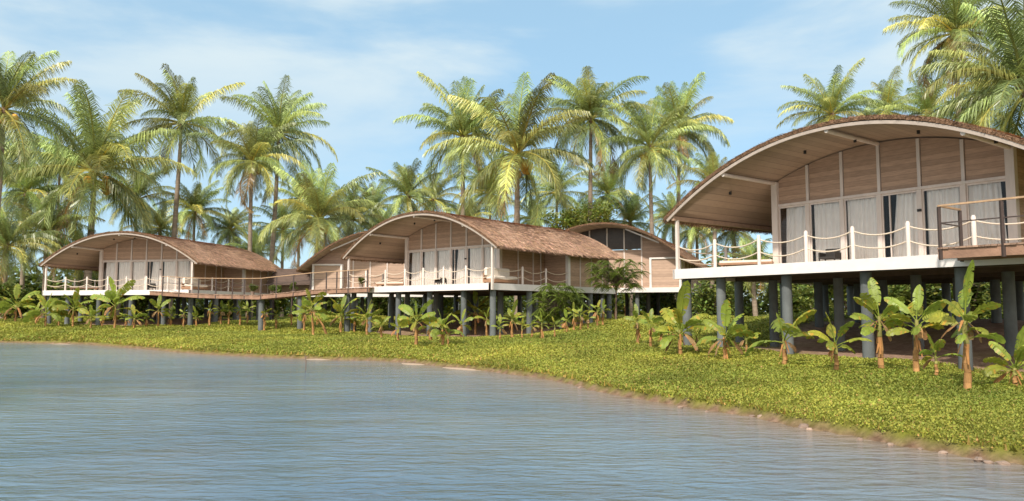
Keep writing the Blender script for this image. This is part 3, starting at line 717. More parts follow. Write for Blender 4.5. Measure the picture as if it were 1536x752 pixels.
# ------------------------------------------------------------------ walkways
def walkway(pts, width, label, post_xy, name='walkway', pier_at=(), start_rail=True, post_h=1.05):
    """pts: front edge polyline (x,y,ztop) ; deck extends back by width"""
    w = empty(name, pts[0]); o = Vector(pts[0]); P = [Vector(p) - o for p in pts]
    bd = MB(); bm = MB()
    for p, q_ in zip(P[:-1], P[1:]):
        d = (q_ - p); L = d.length; d.normalize(); nb = Vector((-d.y, d.x, 0)).normalized(); k = 0.0
        while k < L - .02:
            a = p + d * (k + .005); b_ = p + d * min(k + .135, L); u = Vector((0, 0, -.045)); j = random.uniform(-.02, .02)
            vs = [a + nb * j, b_ + nb * j, b_ + nb * width, a + nb * width]; vs = vs + [v_ + u for v_ in vs]; c = random.uniform(.75, 1.5)
            bd.add(vs, [(0, 1, 2, 3), (7, 6, 5, 4), (0, 4, 5, 1), (1, 5, 6, 2), (2, 6, 7, 3), (3, 7, 4, 0)], (c, c, c)); k += .14
        for off in (.10, width - .10):
            bm.beam(p + nb * off + Vector((0, 0, -.17)), q_ + nb * off + Vector((0, 0, -.17)), .12, .24, (1.1, 1.0, .95))
    bd.build('deck_boards', M['walkwood'], w); bm.build('beam', M['walkwood'], w)
    tops = []
    for (x, y, zz) in post_xy:
        p = Vector((x, y, zz)) - o; mb = MB(); mb.box(p.x - .035, p.x + .035, p.y - .035, p.y + .035, p.z - .32, p.z + post_h); mb.build('rail_post', M['rail'], w); tops.append(p + Vector((0, 0, post_h)))
    for a, b_ in zip(tops[:-1], tops[1:]):
        mb = MB(); mb.beam(a + Vector((0, 0, .03)), b_ + Vector((0, 0, .03)), .07, .045); mb.build('handrail', M['handrail'], w)
        mb = MB(); mb.beam(a - Vector((0, 0, .42)), b_ - Vector((0, 0, .42)), .03, .03); mb.build('mid_rail', M['rail'], w)
    for (x, y, zz) in pier_at:
        mb = MB(); p = Vector((x, y, zz)) - o; c = random.uniform(.8, 1.1); mb.tube([(p.x, p.y, -4.4), (p.x, p.y, p.z - .35)], .19, 14, (c, c, c)); mb.build('pier', M['pier'], w)
    tag(w, label, 'walkway', 'timber walkways between the villas'); return w
# main walkway L -> M ; front edge through these pixels
wk = [at_y(224, 436.5, 54.6), at_y(300, 441.0, 52.5), at_y(386, 442.8, 50), at_y(470, 434.5, 48.5), at_y(552, 431.0, 46.0)]
def on_poly(pts, px):
    for p, q_ in zip(pts[:-1], pts[1:]):
        def X(v_): return 768 + FPX * v_.x / (v_.y * math.cos(PITCH) + (v_.z - EYE) * math.sin(PITCH))
        x0, x1 = X(p), X(q_)
        if x0 - .5 <= px <= x1 + .5:
            lo, hi = 0., 1.
            for _ in range(30):
                m_ = (lo + hi) / 2
                if X(p.lerp(q_, m_)) < px: lo = m_
                else: hi = m_
            return p.lerp(q_, lo)
    return pts[-1]
pp = []
for px in (243, 268, 297, 323, 348, 366, 391, 414, 439.6, 465, 489, 504.7, 522, 551):
    p = on_poly(wk, px); pp.append((p.x, p.y + .06, p.z))
pr_ = []
for px in (389, 448, 519):
    p = on_poly(wk, px); pr_.append((p.x, p.y + .5, p.z))
walkway(wk, 1.5, 'long brown timber walkway joining the left villa to the middle villa', pp, pier_at=pr_)
# right walkway, in front of the nearest villa
q0 = W_of('R', 9.93, -1.45, .09); q1 = W_of('R', 15.5, -1.45, .09)
pts = [W_of('R', a, -1.42, .09) for a in (10.0, 11.45, 12.9, 14.3)]
posts = [W_of('R', 10.0, -.20, .09)] + pts
wr = walkway([q0, q1], 1.30, 'short brown timber walkway at the right edge in front of the nearest villa', [(p.x, p.y, p.z) for p in posts], pier_at=[tuple(W_of('R', a, -.8, .09)) for a in (12.4, 15.2)])

# ------------------------------------------------------------------ furniture
def sofa():
    s = empty('sofa')
    mb = MB(); mb.box(-1.0, 1.0, -.42, .42, .10, .26)
    for x in (-.94, .86):
        for y in (-.38, .30): mb.box(x, x + .08, y, y + .08, 0, .10)
    mb.box(-1.0, 1.0, .36, .42, .26, .62); mb.build('frame', M['sofawood'], s)
    def cush(x0, x1, y0, y1, z0, z1, nm):
        mb = MB(); r = .05
        vs = []; n = 5
        for k, (zz, ins) in enumerate(((z0, r), (z0 + r, 0), (z1 - r, 0), (z1, r))):
            vs += [(x0 + ins, y0 + ins, zz), (x1 - ins, y0 + ins, zz), (x1 - ins, y1 - ins, zz), (x0 + ins, y1 - ins, zz)]
        fs = [(3, 2, 1, 0), (12, 13, 14, 15)]
        for k in range(3):
            for j in range(4): fs.append((k * 4 + j, k * 4 + (j + 1) % 4, k * 4 + 4 + (j + 1) % 4, k * 4 + 4 + j))
        mb.add(vs, fs, (1, 1, 1)); mb.build(nm, M['cushion'], s)
    cush(-.97, -.01, -.42, .2, .265, .46, 'seat_cushion'); cush(.01, .97, -.42, .2, .265, .46, 'seat_cushion')
    cush(-.97, -.01, .16, .355, .465, .93, 'back_cushion'); cush(.01, .97, .16, .355, .465, .93, 'back_cushion')
    return s
def chair():
    s = empty('armchair')
    mb = MB(); mb.box(-.33, .33, -.33, .30, .30, .40); mb.build('seat', M['black'], s)
    mb = MB(); mb.box(-.33, .33, .301, .36, .30, .80); mb.build('backrest', M['black'], s)
    for x in (-.39, .331):
        mb = MB(); mb.box(x, x + .06, -.33, .36, .30, .60); mb.build('armrest', M['black'], s)
        for y in (-.32, .30): mb = MB(); mb.box(x, x + .05, y, y + .05, 0, .30); mb.build('leg', M['black'], s)
    return s
def lounge():
    s = empty('low_lounger')
    mb = MB(); mb.box(-.4, .4, -1.0, 1.0, .22, .30)
    mb.build('frame', M['sofawood'], s)
    for x in (-.36, .28):
        for y in (-.92, .84): mb = MB(); mb.box(x, x + .08, y, y + .08, 0, .22); mb.build('leg', M['sofawood'], s)
    mb = MB(); mb.box(-.37, .37, -.97, .97, .302, .38); mb.build('mattress', M['cushion'], s)
    return s
so_, ch_, lo_ = sofa(), chair(), lounge()
VN = {'R': 'nearest villa', 'M': 'middle villa', 'L': 'left villa'}
for i, k in enumerate(('M', 'L', 'R')):
    t = VILLA[k][3]
    if k != 'R':
        o = so_ if i == 0 else copy_tree(so_); o.location = W_of(k, 11.15, 1.9, .001); o.rotation_euler = (0, 0, t + PI / 2)
        tag(o, 'cream cushioned sofa on the right porch of the %s' % VN[k], 'sofa', 'porch sofas')
    o = ch_ if i == 0 else copy_tree(ch_); o.location = W_of(k, {'R': 4.95, 'M': 6.3, 'L': 7.4}[k], 2.0, .001); o.rotation_euler = (0, 0, t + .1); o.scale = (.72, .72, .72)
    tag(o, 'black armchair on the front deck before the glass doors of the %s' % VN[k], 'chair', 'black deck chairs')
    o = lo_ if i == 0 else copy_tree(lo_); o.location = W_of(k, 1.25, 2.6, .001); o.rotation_euler = (0, 0, t - 1.2)
    tag(o, 'low wooden lounger with a pale mat under the left eave of the %s' % VN[k], 'lounger', 'low loungers')

# ------------------------------------------------------------------ palms
def frond_geo(r, L, elev, az, droop, width, vs, fs, cs, tone, nl=76):
    """append one frond; leaflets hang from an arching rachis"""
    n = 14; pts = []; p = Vector((0, 0, 0)); e = elev
    hd = Vector((math.cos(az), math.sin(az), 0)); tw = r.uniform(-.6, .6); side0 = Vector((-hd.y, hd.x, 0))
    for i in range(n + 1):
        pts.append(p.copy()); t = i / n
        e -= droop / n * (0.35 + 1.5 * t)
        d = hd * math.cos(e) + Vector((0, 0, 1)) * math.sin(e) + side0 * tw * t * .5
        p = p + d.normalized() * (L / n)
    # rachis strip (two crossed thin strips)
    for i in range(n):
        a, b = pts[i], pts[i + 1]; d = (b - a).normalized(); s = d.cross(Vector((0, 0, 1)));
        s = s.normalized() if s.length > 1e-3 else side0; w0 = .055 * (1 - i / n) + .012; w1 = .055 * (1 - (i + 1) / n) + .012
        u = s.cross(d).normalized()
        for ax in (s, u):
            o = len(vs); vs += [a - ax * w0, a + ax * w0, b + ax * w1, b - ax * w1]; fs.append((o, o + 1, o + 2, o + 3)); cs.append((tone[0] * 1.5, tone[1] * 1.25, tone[2] * 1.1))
    for k in range(nl):
        t = .13 + .87 * (k + r.random() * .6) / nl; x = t * n; i = min(int(x), n - 1); c = pts[i].lerp(pts[i + 1], x - i)
        d = (pts[i + 1] - pts[i]).normalized(); s = d.cross(Vector((0, 0, 1))); s = s.normalized() if s.length > 1e-3 else side0; u = s.cross(d).normalized()
        ll = width * (.35 + .65 * math.sin(PI * min(1, .12 + t * .88)) ** .7) * r.uniform(.8, 1.1) * (1 if t < .95 else .8)
        for sg in (-1, 1):
            out = (s * sg * r.uniform(.75, .95) + d * (.55 + .55 * t) + u * r.uniform(-.05, .32)).normalized()
            w = r.uniform(.019, .033) * L / 5; ww = (d * 1.0 + u * r.uniform(-.5, .5)).normalized() * w
            m1 = c + out * ll * .45 + Vector((0, 0, -ll * .06)); dn = r.uniform(.45, 1.15)
            m2 = m1 + (out * .5 + Vector((0, 0, -dn))).normalized() * ll * .55
            o = len(vs); vs += [c - ww * .6, c + ww * .6, m1 + ww, m1 - ww, m2 + ww * .15, m2 - ww * .15]
            fs += [(o, o + 1, o + 2, o + 3), (o + 3, o + 2, o + 4, o + 5)]
            b_ = r.uniform(.65, 1.4); cc = (tone[0] * b_, tone[1] * b_, tone[2] * b_); cs += [cc, cc]
def palm_crown(seed, nfr=24):
    r = random.Random(seed); vs = []; fs = []; cs = []
    for i in range(nfr):
        age = i / (nfr - 1)                                  # 0 young (top) .. 1 old (bottom)
        az = i * 2.399 + r.uniform(-.55, .55)
        ag = min(1, max(0, age + r.uniform(-.12, .12)))
        elev = R(86) * (1 - ag ** 1.2) + R(-48) * ag ** 1.2 + r.uniform(-.14, .14)
        droop = R(24) + R(58) * min(1, ag * 1.5) * r.uniform(.5, 1.4) - R(30) * max(0, ag - .6)
        L = (4.0 + .9 * math.sin(PI * min(1, age + .25))) * r.uniform(.78, 1.16)
        L *= .78 + .22 * min(1, age * 3)
        g = r.choice((.6, .8, 1.0, 1.3, 1.6)) * r.uniform(.85, 1.15); y = r.random()
        tone = (g * (.9 + .35 * y * y), g, g * (1.05 - .25 * y))
        if age > .93 and r.random() < .5: tone = (1.5 * g, .85 * g, 1.0 * g)
        frond_geo(r, L, elev, az, droop, r.uniform(1.0, 1.3), vs, fs, cs, tone)
    return np.array([tuple(v) for v in vs]), np.array(fs), np.array(cs)
def nut_mesh(seed):
    r = random.Random(seed); mb = MB()
    for i in range(11):
        a = r.uniform(0, 6.3); rad = r.uniform(.25, .5); c = Vector((math.cos(a) * rad, math.sin(a) * rad, -.28 - r.uniform(0, .35))); s = r.uniform(.12, .16)
        rings = 6; seg = 8; vs = []
        for j in range(rings + 1):
            th = PI * j / rings
            for k in range(seg): ph = 2 * PI * k / seg; vs.append(c + Vector((s * math.sin(th) * math.cos(ph), s * math.sin(th) * math.sin(ph), 1.2 * s * math.cos(th))))
        fs = [(j * seg + k, j * seg + (k + 1) % seg, (j + 1) * seg + (k + 1) % seg, (j + 1) * seg + k) for j in range(rings) for k in range(seg)]
        t = r.random(); mb.add(vs, fs, (1.0 + .6 * t, 1.0 + .1 * t, .8), True)
    return mb
CR = []
for s_ in range(6):
    v_, f_, c_ = palm_crown(100 + s_, nfr=(40, 34, 38, 32, 42, 36)[s_])
    o = np_mesh('crown', v_, f_, c_, M['frond']); CR.append(o.data); bpy.data.objects.remove(o)
NUT = []
for s_ in range(3):
    o = nut_mesh(s_).build('coconuts', M['coconut']); NUT.append(o.data); bpy.data.objects.remove(o)
def trunk_mesh(h, lean, r0=.20, seed=0):
    """from crown centre (origin) down to z=-h, with lean offset at the foot"""
    r = random.Random(seed); mb = MB(); n = max(14, int(h * 3)); pts = []; rad = []
    for i in range(n + 1):
        t = i / n; pts.append((lean * (t ** 1.7) + .08 * math.sin(t * 5 + seed) * t, .3 * lean * math.sin(t * 3) * t, h * -t)); rad.append((.13 + (r0 - .13) * t ** .6 + (.10 * max(0, t - .93) / .07)) * (1 + (.05 if i % 2 else -.03)))
    mb.tube(pts, rad, 10, (1, 1, 1)); 
    # boot under the crown
    mb.tube([(0, 0, -.9), (0, 0, -.2), (0, 0, .25)], [.15, .27, .16], 9, (.8, .7, .6))
    return mb
def palm(cx, cy, Y, rpx, label, seed, basepx=None, nuts=True, yaw=None, trunk=True, group='coconut palms rising behind the villas'):
    """crown centre at pixel cx,cy and depth Y"""
    c = at_y(cx, cy, Y); s = rpx * Y / FPX / 3.85
    lean = 0.0
    if basepx is not None: lean = (basepx - cx) / FPX * Y
    g = gz(c.x + lean, c.y)
    h = c.z - g + .3
    e = empty('coconut_palm', (c.x + lean, c.y, g))
    cr = bpy.data.objects.new('crown', CR[seed % len(CR)]); COL.objects.link(cr); cr.parent = e; cr.location = (-lean, 0, c.z - g); cr.scale = (s, s, s); cr.rotation_euler = (0, 0, yaw if yaw is not None else (seed * 1.37) % 6.28)
    tr = trunk_mesh(h, lean, .20 * max(1, s), seed).build('trunk', M['palmtrunk'], e, (-lean, 0, c.z - g))
    if nuts:
        nn = bpy.data.objects.new('coconuts', NUT[seed % 3]); COL.objects.link(nn); nn.parent = e; nn.location = (-lean, 0, c.z - g); nn.scale = (s * 1.35, s * 1.35, s * 1.35)
    tag(e, label, 'palm tree', group); return e
PALMS = [
 (6, 165, 60, 108, 'tall coconut palm cut by the left edge of the photo', 1, 0, True),
 (142, 258, 74, 128, 'broad coconut palm with yellow nuts right behind the left villa', 2, 138, True),
 (272, 185, 80, 88, 'tall slim palm with a bare grey trunk above the left villa roof', 3, 262, False),
 (378, 243, 78, 74, 'palm with a cluster of green nuts right of the slim bare palm', 4, 379, True),
 (418, 200, 84, 80, 'windswept pale-trunked palm just right of the palm with green nuts', 5, 407, False),
 (478, 330, 66, 84, 'short palm with nuts whose trunk leans down beside the rear villa', 6, 462, True),
 (612, 295, 80, 55, 'small palm showing just above the left shoulder of the middle villa roof', 7, 612, False),
 (694, 205, 76, 88, 'tall palm above the crown of the middle villa roof, left of the heavy-fronded one', 8, 700, False),
 (776, 232, 70, 122, 'heavy-fronded palm with a bunch of yellow nuts behind the middle villa roof', 9, 776, True),
 (886, 178, 76, 86, 'tall slim palm rising between the middle villa and the nearest villa', 10, 880, False),
 (975, 222, 74, 76, 'palm with nuts left of its pale-trunked neighbour near the nearest villa', 11, 977, True),
 (1018, 196, 80, 76, 'tousled pale-trunked palm closest to the left eave of the nearest villa', 12, 1002, False),
 (1072, 285, 62, 60, 'low palm tucked behind the left slope of the nearest villa roof', 13, 1060, False),
 (1248, 172, 62, 68, 'palm with pale spiky fronds over the left part of the nearest villa roof', 14, 1248, False),
 (1330, 168, 66, 58, 'small palm peeking over the top of the nearest villa roof', 15, 1330, False),
 (1432, 50, 50, 92, 'tallest palm at the upper right with orange nuts', 16, 1440, True),
 (1392, 172, 58, 60, 'low feathery palm behind the roof crest beneath the tallest palm', 17, 1392, False),
 (1540, 135, 42, 150, 'large close palm with drooping fronds cut by the right edge of the photo', 18, 1560, False),
 (1475, 165, 60, 70, 'palm half hidden between the tallest palm and the large close palm', 19, 1480, False),
]
for cx, cy, Y, rp, lb, sd_, bx, nu in PALMS: palm(cx, cy, Y, rp, lb, sd_, bx, nu)
# filler palms further back: (cx, cy, depth, radius)
FILL = [(292, 318, 95, 58), (40, 290, 78, 80), (70, 350, 72, 70), (205, 300, 92, 70), (10, 370, 66, 72), (240, 345, 100, 55), (345, 345, 100, 48), (425, 345, 92, 55), (528, 330, 96, 60), (560, 312, 105, 50),
        (575, 350, 100, 45), (650, 300, 98, 60), (735, 290, 96, 60), (835, 290, 92, 62), (912, 292, 96, 60), (945, 335, 86, 55), (1010, 330, 92, 50), (1100, 345, 66, 62), (1045, 345, 78, 55), (450, 300, 100, 50), (1130, 400, 56, 50),
        (120, 390, 76, 60), (180, 400, 78, 50), (0, 250, 84, 70), (700, 330, 92, 45), (800, 330, 90, 45), (880, 335, 90, 45), (1290, 215, 74, 55), (380, 380, 96, 45), (500, 395, 92, 45), (90, 250, 98, 60), (1210, 230, 74, 40), (1180, 440, 62, 40), (1450, 215, 60, 60)]
DESC = ['pale', 'dusky', 'yellowing', 'bright green', 'ragged', 'feathery']
def where(px):
    for lim, s_ in ((40, 'at the far left edge'), (110, 'left of the left villa'), (215, 'behind the left villa porch'), (300, 'behind the left villa roof'), (400, 'past the right end of the left villa roof'),
                    (470, 'behind the plank shed'), (545, 'behind the rear villa roof'), (640, 'behind the left half of the middle villa arch'), (740, 'behind the middle villa crest'), (850, 'behind the long roof of the middle villa'),
                    (930, 'behind the far end of the middle villa'), (1010, 'behind the right rear villa'), (1110, 'behind the left eave of the nearest villa'), (1250, 'behind the nearest villa porch'), (2000, 'behind the nearest villa roof')):
        if px < lim: return s_
seen = {}
for i, (cx, cy, Y, rp) in enumerate(FILL):
    rp *= .88
    w = where(cx); n_ = seen.get(w, 0); seen[w] = n_ + 1
    lv = 'upper' if cy < 300 else ('middle-height' if cy < 345 else 'low')
    palm(cx, cy, Y, rp, '%s background palm %s, %d percent across' % (lv, w, round(cx / 15.36)), 40 + i, None, False, group='background palms filling the grove')

# ------------------------------------------------------------------ shrubs and leafy trees
def leaf_cloud(r, cx, rad, n, size, mb_v, mb_f, mb_c, flat=1.0):
    for _ in range(n):
        d = Vector((r.gauss(0, 1), r.gauss(0, 1), r.gauss(0, 1))).normalized() * rad * (r.random() ** .45); d.z *= flat
        c = cx + d; a = r.uniform(0, 6.3); t = r.uniform(-.7, .9); ax = Vector((math.cos(a) * math.cos(t), math.sin(a) * math.cos(t), math.sin(t))); s = Vector((-math.sin(a), math.cos(a), r.uniform(-.4, .4)))
        L = size * r.uniform(.6, 1.3); w = L * .28; o = len(mb_v); mb_v += [c - ax * L * .5, c + s * w, c + ax * L * .5, c - s * w]; mb_f.append((o, o + 1, o + 2, o + 3))
        g = r.uniform(.6, 1.6); mb_c.append((g * r.uniform(.9, 1.5), g, g * r.uniform(.7, 1.1)))
def bush_mesh(seed, rad=1.3, n=2600, size=.22):
    r = random.Random(seed); v_, f_, c_ = [], [], []
    for k in range(11):
        a = r.uniform(0, 6.3); q_ = r.uniform(0, .75) * rad; leaf_cloud(r, Vector((math.cos(a) * q_, math.sin(a) * q_, rad * r.uniform(.2, 1.25))), rad * r.uniform(.28, .5), n // 11, size, v_, f_, c_)
    return np.array([tuple(p) for p in v_]), np.array(f_), np.array(c_)
BU = []
for s_ in range(3):
    o = np_mesh('foliage', *bush_mesh(s_), M['leaf']); BU.append(o.data); bpy.data.objects.remove(o)
def bush(x, y, s, k, label, group='leafy shrubs under the palms'):
    e = empty('shrub', (x, y, gz(x, y) - .05)); f_ = bpy.data.objects.new('foliage', BU[k % 3]); COL.objects.link(f_); f_.parent = e; f_.scale = (s, s, s); f_.rotation_euler = (0, 0, k * 1.9)
    mb = MB()
    for j in range(4):
        a = j * 1.7 + k; mb.tube([(0, 0, -.1), (math.cos(a) * .2 * s, math.sin(a) * .2 * s, .6 * s), (math.cos(a) * .5 * s, math.sin(a) * .5 * s, 1.2 * s)], [.05 * s, .035 * s, .012 * s], 6)
    mb.build('stem', M['twig'], e); tag(e, label, 'shrub', group)
BL = [(-43, 66, 1.7), (-39.5, 69, 1.5), (-47, 70, 2.0), (-36, 74, 2.2), (-52, 62, 1.5), (-30, 78, 2.4), (-24, 76, 2.0), (-20, 82, 2.3), (-14, 80, 2.2), (-8, 84, 2.6), (-2, 78, 2.4), (3, 72, 2.4), (8, 74, 2.8), (13, 68, 2.2), (17, 60, 2.0), (21, 56, 1.8),
      (12, 46, 1.3), (16, 44, 1.2), (19.5, 40, 1.3), (23, 44, 1.8), (26, 40, 1.5), (27, 34, 1.5), (30, 50, 2.4), (36, 45, 2.2), (-56, 74, 2.4), (-43, 80, 2.6), (20, 72, 2.8), (30, 68, 3), (-3, 66, 1.2), (26, 28, 1.2)]
for i, (x, y, s) in enumerate(BL):
    px = 768 + FPX * x / y
    bush(x, y, s, i, 'shrub %s, %d metres back, %d percent across' % (where(px), round(y), round(px / 15.36)))
# far-off wood closing the view behind the grove
def far_wood():
    r = random.Random(5); v_, f_, c_ = [], [], []
    for k in range(420):
        a = r.uniform(-1.0, 1.0); d = r.uniform(108, 135); x = d * math.sin(a); y = d * math.cos(a); g = 1.5
        hh = r.uniform(1.5, 9.0); leaf_cloud(r, Vector((x, y, g + hh * r.random())), r.uniform(2.5, 4.5), 150, 1.1, v_, f_, c_, .7)
    return np_mesh('far_wood', np.array([tuple(p) for p in v_]), np.array(f_), np.array(c_), M['leaf'])
tag(far_wood(), 'distant mass of green foliage closing the view behind the palms', 'woodland', kind='stuff')
# broad-leaf tree behind the far end of the middle villa roof
def leafy_tree(cx, cy, Y, rx, rz, label, n=2400, size=.32, seed=1, name='leafy_tree'):
    c = at_y(cx, cy, Y); r = random.Random(seed); g = gz(c.x, c.y); e = empty(name, (c.x, c.y, g)); v_, f_, c_ = [], [], []; mb = MB(); h = c.z - g
    mb.tube([(0, 0, -.2), (.1, 0, h * .4), (0, 0, h * .8)], [.2, .15, .08], 8)
    for k in range(13):
        a = r.uniform(0, 6.3); q_ = r.uniform(.2, .85) * rx; cc = Vector((math.cos(a) * q_, math.sin(a) * q_ * .7, h + rz * r.uniform(-.7, .7))); mb.tube([(.05, 0, h * .6), cc * .6 + Vector((0, 0, h * .35)), cc], [.07, .04, .015], 6)
        leaf_cloud(r, cc, rx * r.uniform(.25, .42), n // 13, size, v_, f_, c_, .8)
    np_mesh('crown', np.array([tuple(p) for p in v_]), np.array(f_), np.array(c_), M['brightleaf'], e); mb.build('trunk', M['twig'], e); tag(e, label, 'tree')
M['brightleaf'] = mat('bright_leaf', (.14, .20, .04), .5, .3, 1.2, 0, trans=.35, spec=.4)
leafy_tree(872, 335, 66, 3.6, 1.9, 'broad-leaved bright green tree just over the far end of the middle villa roof', seed=4)
leafy_tree(845, 338, 64, 2.2, 1.3, 'smaller broad-leaved tree left of the bigger one behind the middle villa roof', seed=6, n=1500)

# small papaya-like trees with feathery compound leaves in front of the middle villa
def feather_tree(bx, by, cxp, cyp, wpx, hpx, label, seed):
    b = ground_hit(bx, by); Y = b.y; c = at_y(cxp, cyp, Y); r = random.Random(seed); e = empty('young_tree', b)
    v_, f_, c_ = [], [], []; mb = MB(); top = c - b; W_ = wpx / FPX * Y / 2; H_ = hpx / FPX * Y / 2
    mb.tube([(0, 0, -.1), (top.x * .2, 0, top.z * .35), (top.x * .6, 0, top.z * .7), (top.x, 0, top.z)], [.06, .05, .035, .02], 7)
    for k in range(95):
        a = r.uniform(0, 6.3); q_ = math.sqrt(r.random()) * .75; p = Vector((top.x + math.cos(a) * q_ * W_, math.sin(a) * q_ * W_, top.z + r.uniform(-.85, .75) * H_ * math.sqrt(max(.05, 1 - q_ * q_))))
        mb.tube([(top.x * .6, 0, top.z * r.uniform(.6, .95)), (p * .5 + Vector((top.x * .5, 0, top.z * .48))), p], [.018, .012, .006], 5)
        for w in range(6):
            az = r.uniform(0, 6.3); L = r.uniform(.35, .6); d = Vector((math.cos(az), math.sin(az), r.uniform(-.5, .2))).normalized()
            for j in range(9):
                t = (j + 1) / 9; q0 = p + d * L * t + Vector((0, 0, -.22 * t * t)); s = Vector((-d.y, d.x, 0)).normalized()
                for sg in (-1, 1):
                    u = (s * sg + d * .6 + Vector((0, 0, -.35))).normalized(); l = .17 * (1.15 - .6 * t); ww = d * .036; o = len(v_)
                    v_ += [q0, q0 + u * l * .5 + ww, q0 + u * l, q0 + u * l * .5 - ww]; f_.append((o, o + 1, o + 2, o + 3)); g = r.uniform(.7, 1.5); c_.append((g * 1.1, g, g * .8))
    np_mesh('crown', np.array([tuple(p) for p in v_]), np.array(f_), np.array(c_), M['brightleaf'], e); mb.build('trunk', M['twig'], e)
    tag(e, label, 'tree', 'young feathery trees beside the middle villa')
feather_tree(924, 482, 925, 410, 108, 60, 'young feathery-leaved tree covering the far end of the middle villa wall', 3)
feather_tree(830, 498, 838, 450, 100, 74, 'young feathery-leaved tree hanging over the side deck edge of the middle villa', 5)

# ------------------------------------------------------------------ banana plants
M['deadleaf'] = mat('dry_banana_leaf', (.30, .20, .10), .85, .3, 6, .2, 20, trans=.15, spec=.1)
def banana_leaf(r, L, Wd, elev, az, bend, start):
    n = 16; pts = []; p = Vector(start); e = elev; hd = Vector((math.cos(az), math.sin(az), 0))
    pet = .30
    for i in range(n + 1):
        pts.append(p.copy()); t = i / n; e -= bend / n * (.2 + 1.6 * t); d = hd * math.cos(e) + Vector((0, 0, 1)) * math.sin(e); p = p + d * (L / n)
    mb = MB(); side = Vector((-hd.y, hd.x, 0)); roll = r.uniform(-.9, .9)
    mb.tube([pts[0], pts[3], pts[8], pts[14]], [L * .017, L * .013, L * .008, L * .003], 5, (1.15, 1.1, .9), cap=False)
    fold = r.uniform(.15, .5)
    k0 = int(pet * n); tone = r.uniform(.8, 1.2); yl = r.random() ** 2
    base = (tone * (1 + .35 * yl), tone, tone * (1 - .2 * yl))
    for sg in (-1, 1):
        tear = 0.0; gap = False; last = None
        for i in range(k0, n):
            t0 = (i - k0) / (n - k0); t1 = (i + 1 - k0) / (n - k0)
            def half(t): return Wd * .5 * (math.sin(PI * min(1, t * .93 + .05)) ** .55) * (1 if t < .98 else .3)
            d = (pts[i + 1] - pts[i]).normalized(); up = side.cross(d).normalized()
            if up.z < 0: up = -up
            s = (side * math.cos(roll) + up * math.sin(roll)) * sg
            sw = .0 if r.random() > .42 else r.uniform(.05, .22)
            dro = -fold * .75 + r.uniform(-.28, .18)
            a, b = pts[i], pts[i + 1].lerp(pts[i], sw)
            def rowp(q0, h): 
                up2 = (side * sg * -math.sin(roll) + up * math.cos(roll))
                return [q0, q0 + s * h * .5 + Vector((0, 0, fold * h * .35)) + d * h * .18, q0 + s * h + Vector((0, 0, dro * h)) + d * h * .42]
            A_ = rowp(a, half(t0) * r.uniform(.96, 1.03)); B_ = rowp(b, half(t1) * (1 - sw * .3))
            if last is not None and not gap: A_ = last
            c = r.uniform(.88, 1.12); col = tuple(x * c for x in base)
            mb.add([A_[0], A_[1], A_[2], B_[2], B_[1], B_[0]], [(0, 1, 4, 5)], col, True)
            br = (col[0] * 1.5, col[1] * .95, col[2] * .9) if r.random() < .12 else col
            mb.add([A_[1], A_[2], B_[2], B_[1]], [(0, 1, 2, 3)], br, True)
            last = B_; gap = sw > .0
    return mb
def banana(bx, by, topy, wpx, label, seed, leaves=None, lean=0, stemf=.55, thick=1.0):
    b = ground_hit(bx, by); Y = b.y; Ht = (by - topy) / FPX * Y; Wm = .80 * wpx / FPX * Y; r = random.Random(seed)
    e = empty('banana_plant', (b.x, b.y, b.z - .03)); hs = Ht * stemf; ln = lean / FPX * Y
    mb = MB(); n = 8; rb = max(.03, min(.062, .028 * Ht + .008)) * thick; pts = [(ln * (i / n) ** 1.3 + .012 * math.sin(i * 1.9 + seed), 0.01 * math.sin(i * 2.3), hs * i / n) for i in range(n + 1)]
    for i in range(n):
        c = r.uniform(.75, 1.25); mb.tube([pts[i], pts[i + 1]], [rb * (1.25 - .6 * i / n) * (1 + .07 * (i % 2)), rb * (1.25 - .6 * (i + 1) / n)], 9, (c * (1.1 if i < 5 else .75), c * (.85 if i < 5 else 1.0), c * (.65 if i < 5 else .6)), cap=(i in (0, n - 1)))
    mb.build('stem', M['bananastem'], e)
    # dry sheaths hanging round the stem
    if Ht > 1.2:
        mb = MB()
        for k in range(5):
            a = r.uniform(0, 6.3); z0 = hs * r.uniform(.45, .95); p = Vector((ln * .7 + math.cos(a) * rb, math.sin(a) * rb, z0)); q_ = p + Vector((math.cos(a) * .12, math.sin(a) * .12, -.25 * r.uniform(.6, 1.6))); s = Vector((-math.sin(a), math.cos(a), 0)) * .035
            mb.add([p - s, p + s, q_ + s * .4, q_ - s * .4], [(0, 1, 2, 3)], (1.1, .75, .5))
        mb.build('dry_sheath', M['bananastem'], e)
    if Ht > 1.0:
        for k in range(3 if Ht > 1.8 else 1):
            m_ = banana_leaf(r, (Ht - hs) * r.uniform(.5, .8), .16, R(-25), r.uniform(0, 6.3), R(55), Vector(pts[-1]) * .93); m_.build('dead_leaf', M['deadleaf'], e)
    top = Vector(pts[-1]); nl = (leaves or r.choice((5, 6, 7))) + (3 if Ht > 1.5 else 1); L0 = Ht - hs
    for k in range(nl):
        az = k * 2.4 + r.uniform(-.5, .5) + seed
        if k == 0: el_, L, bd = R(82), L0 * 1.03, R(22); Wd = L * .27
        else:
            f = k / (nl - 1); el_ = R(66) - R(46) * f + r.uniform(-.15, .15); L = min(max(Wm * .60, L0 * .5), Wm * .78) * r.uniform(.8, 1.1); bd = R(40) + R(50) * f * r.uniform(.6, 1.3); Wd = L * r.uniform(.26, .36)
        m_ = banana_leaf(r, L, Wd, el_, az, bd, top - Vector((0, 0, hs * .05 * k * .6))); m_.build('leaf', M['banana'], e)
    tag(e, label, 'banana plant', 'banana plants along the bank'); return e
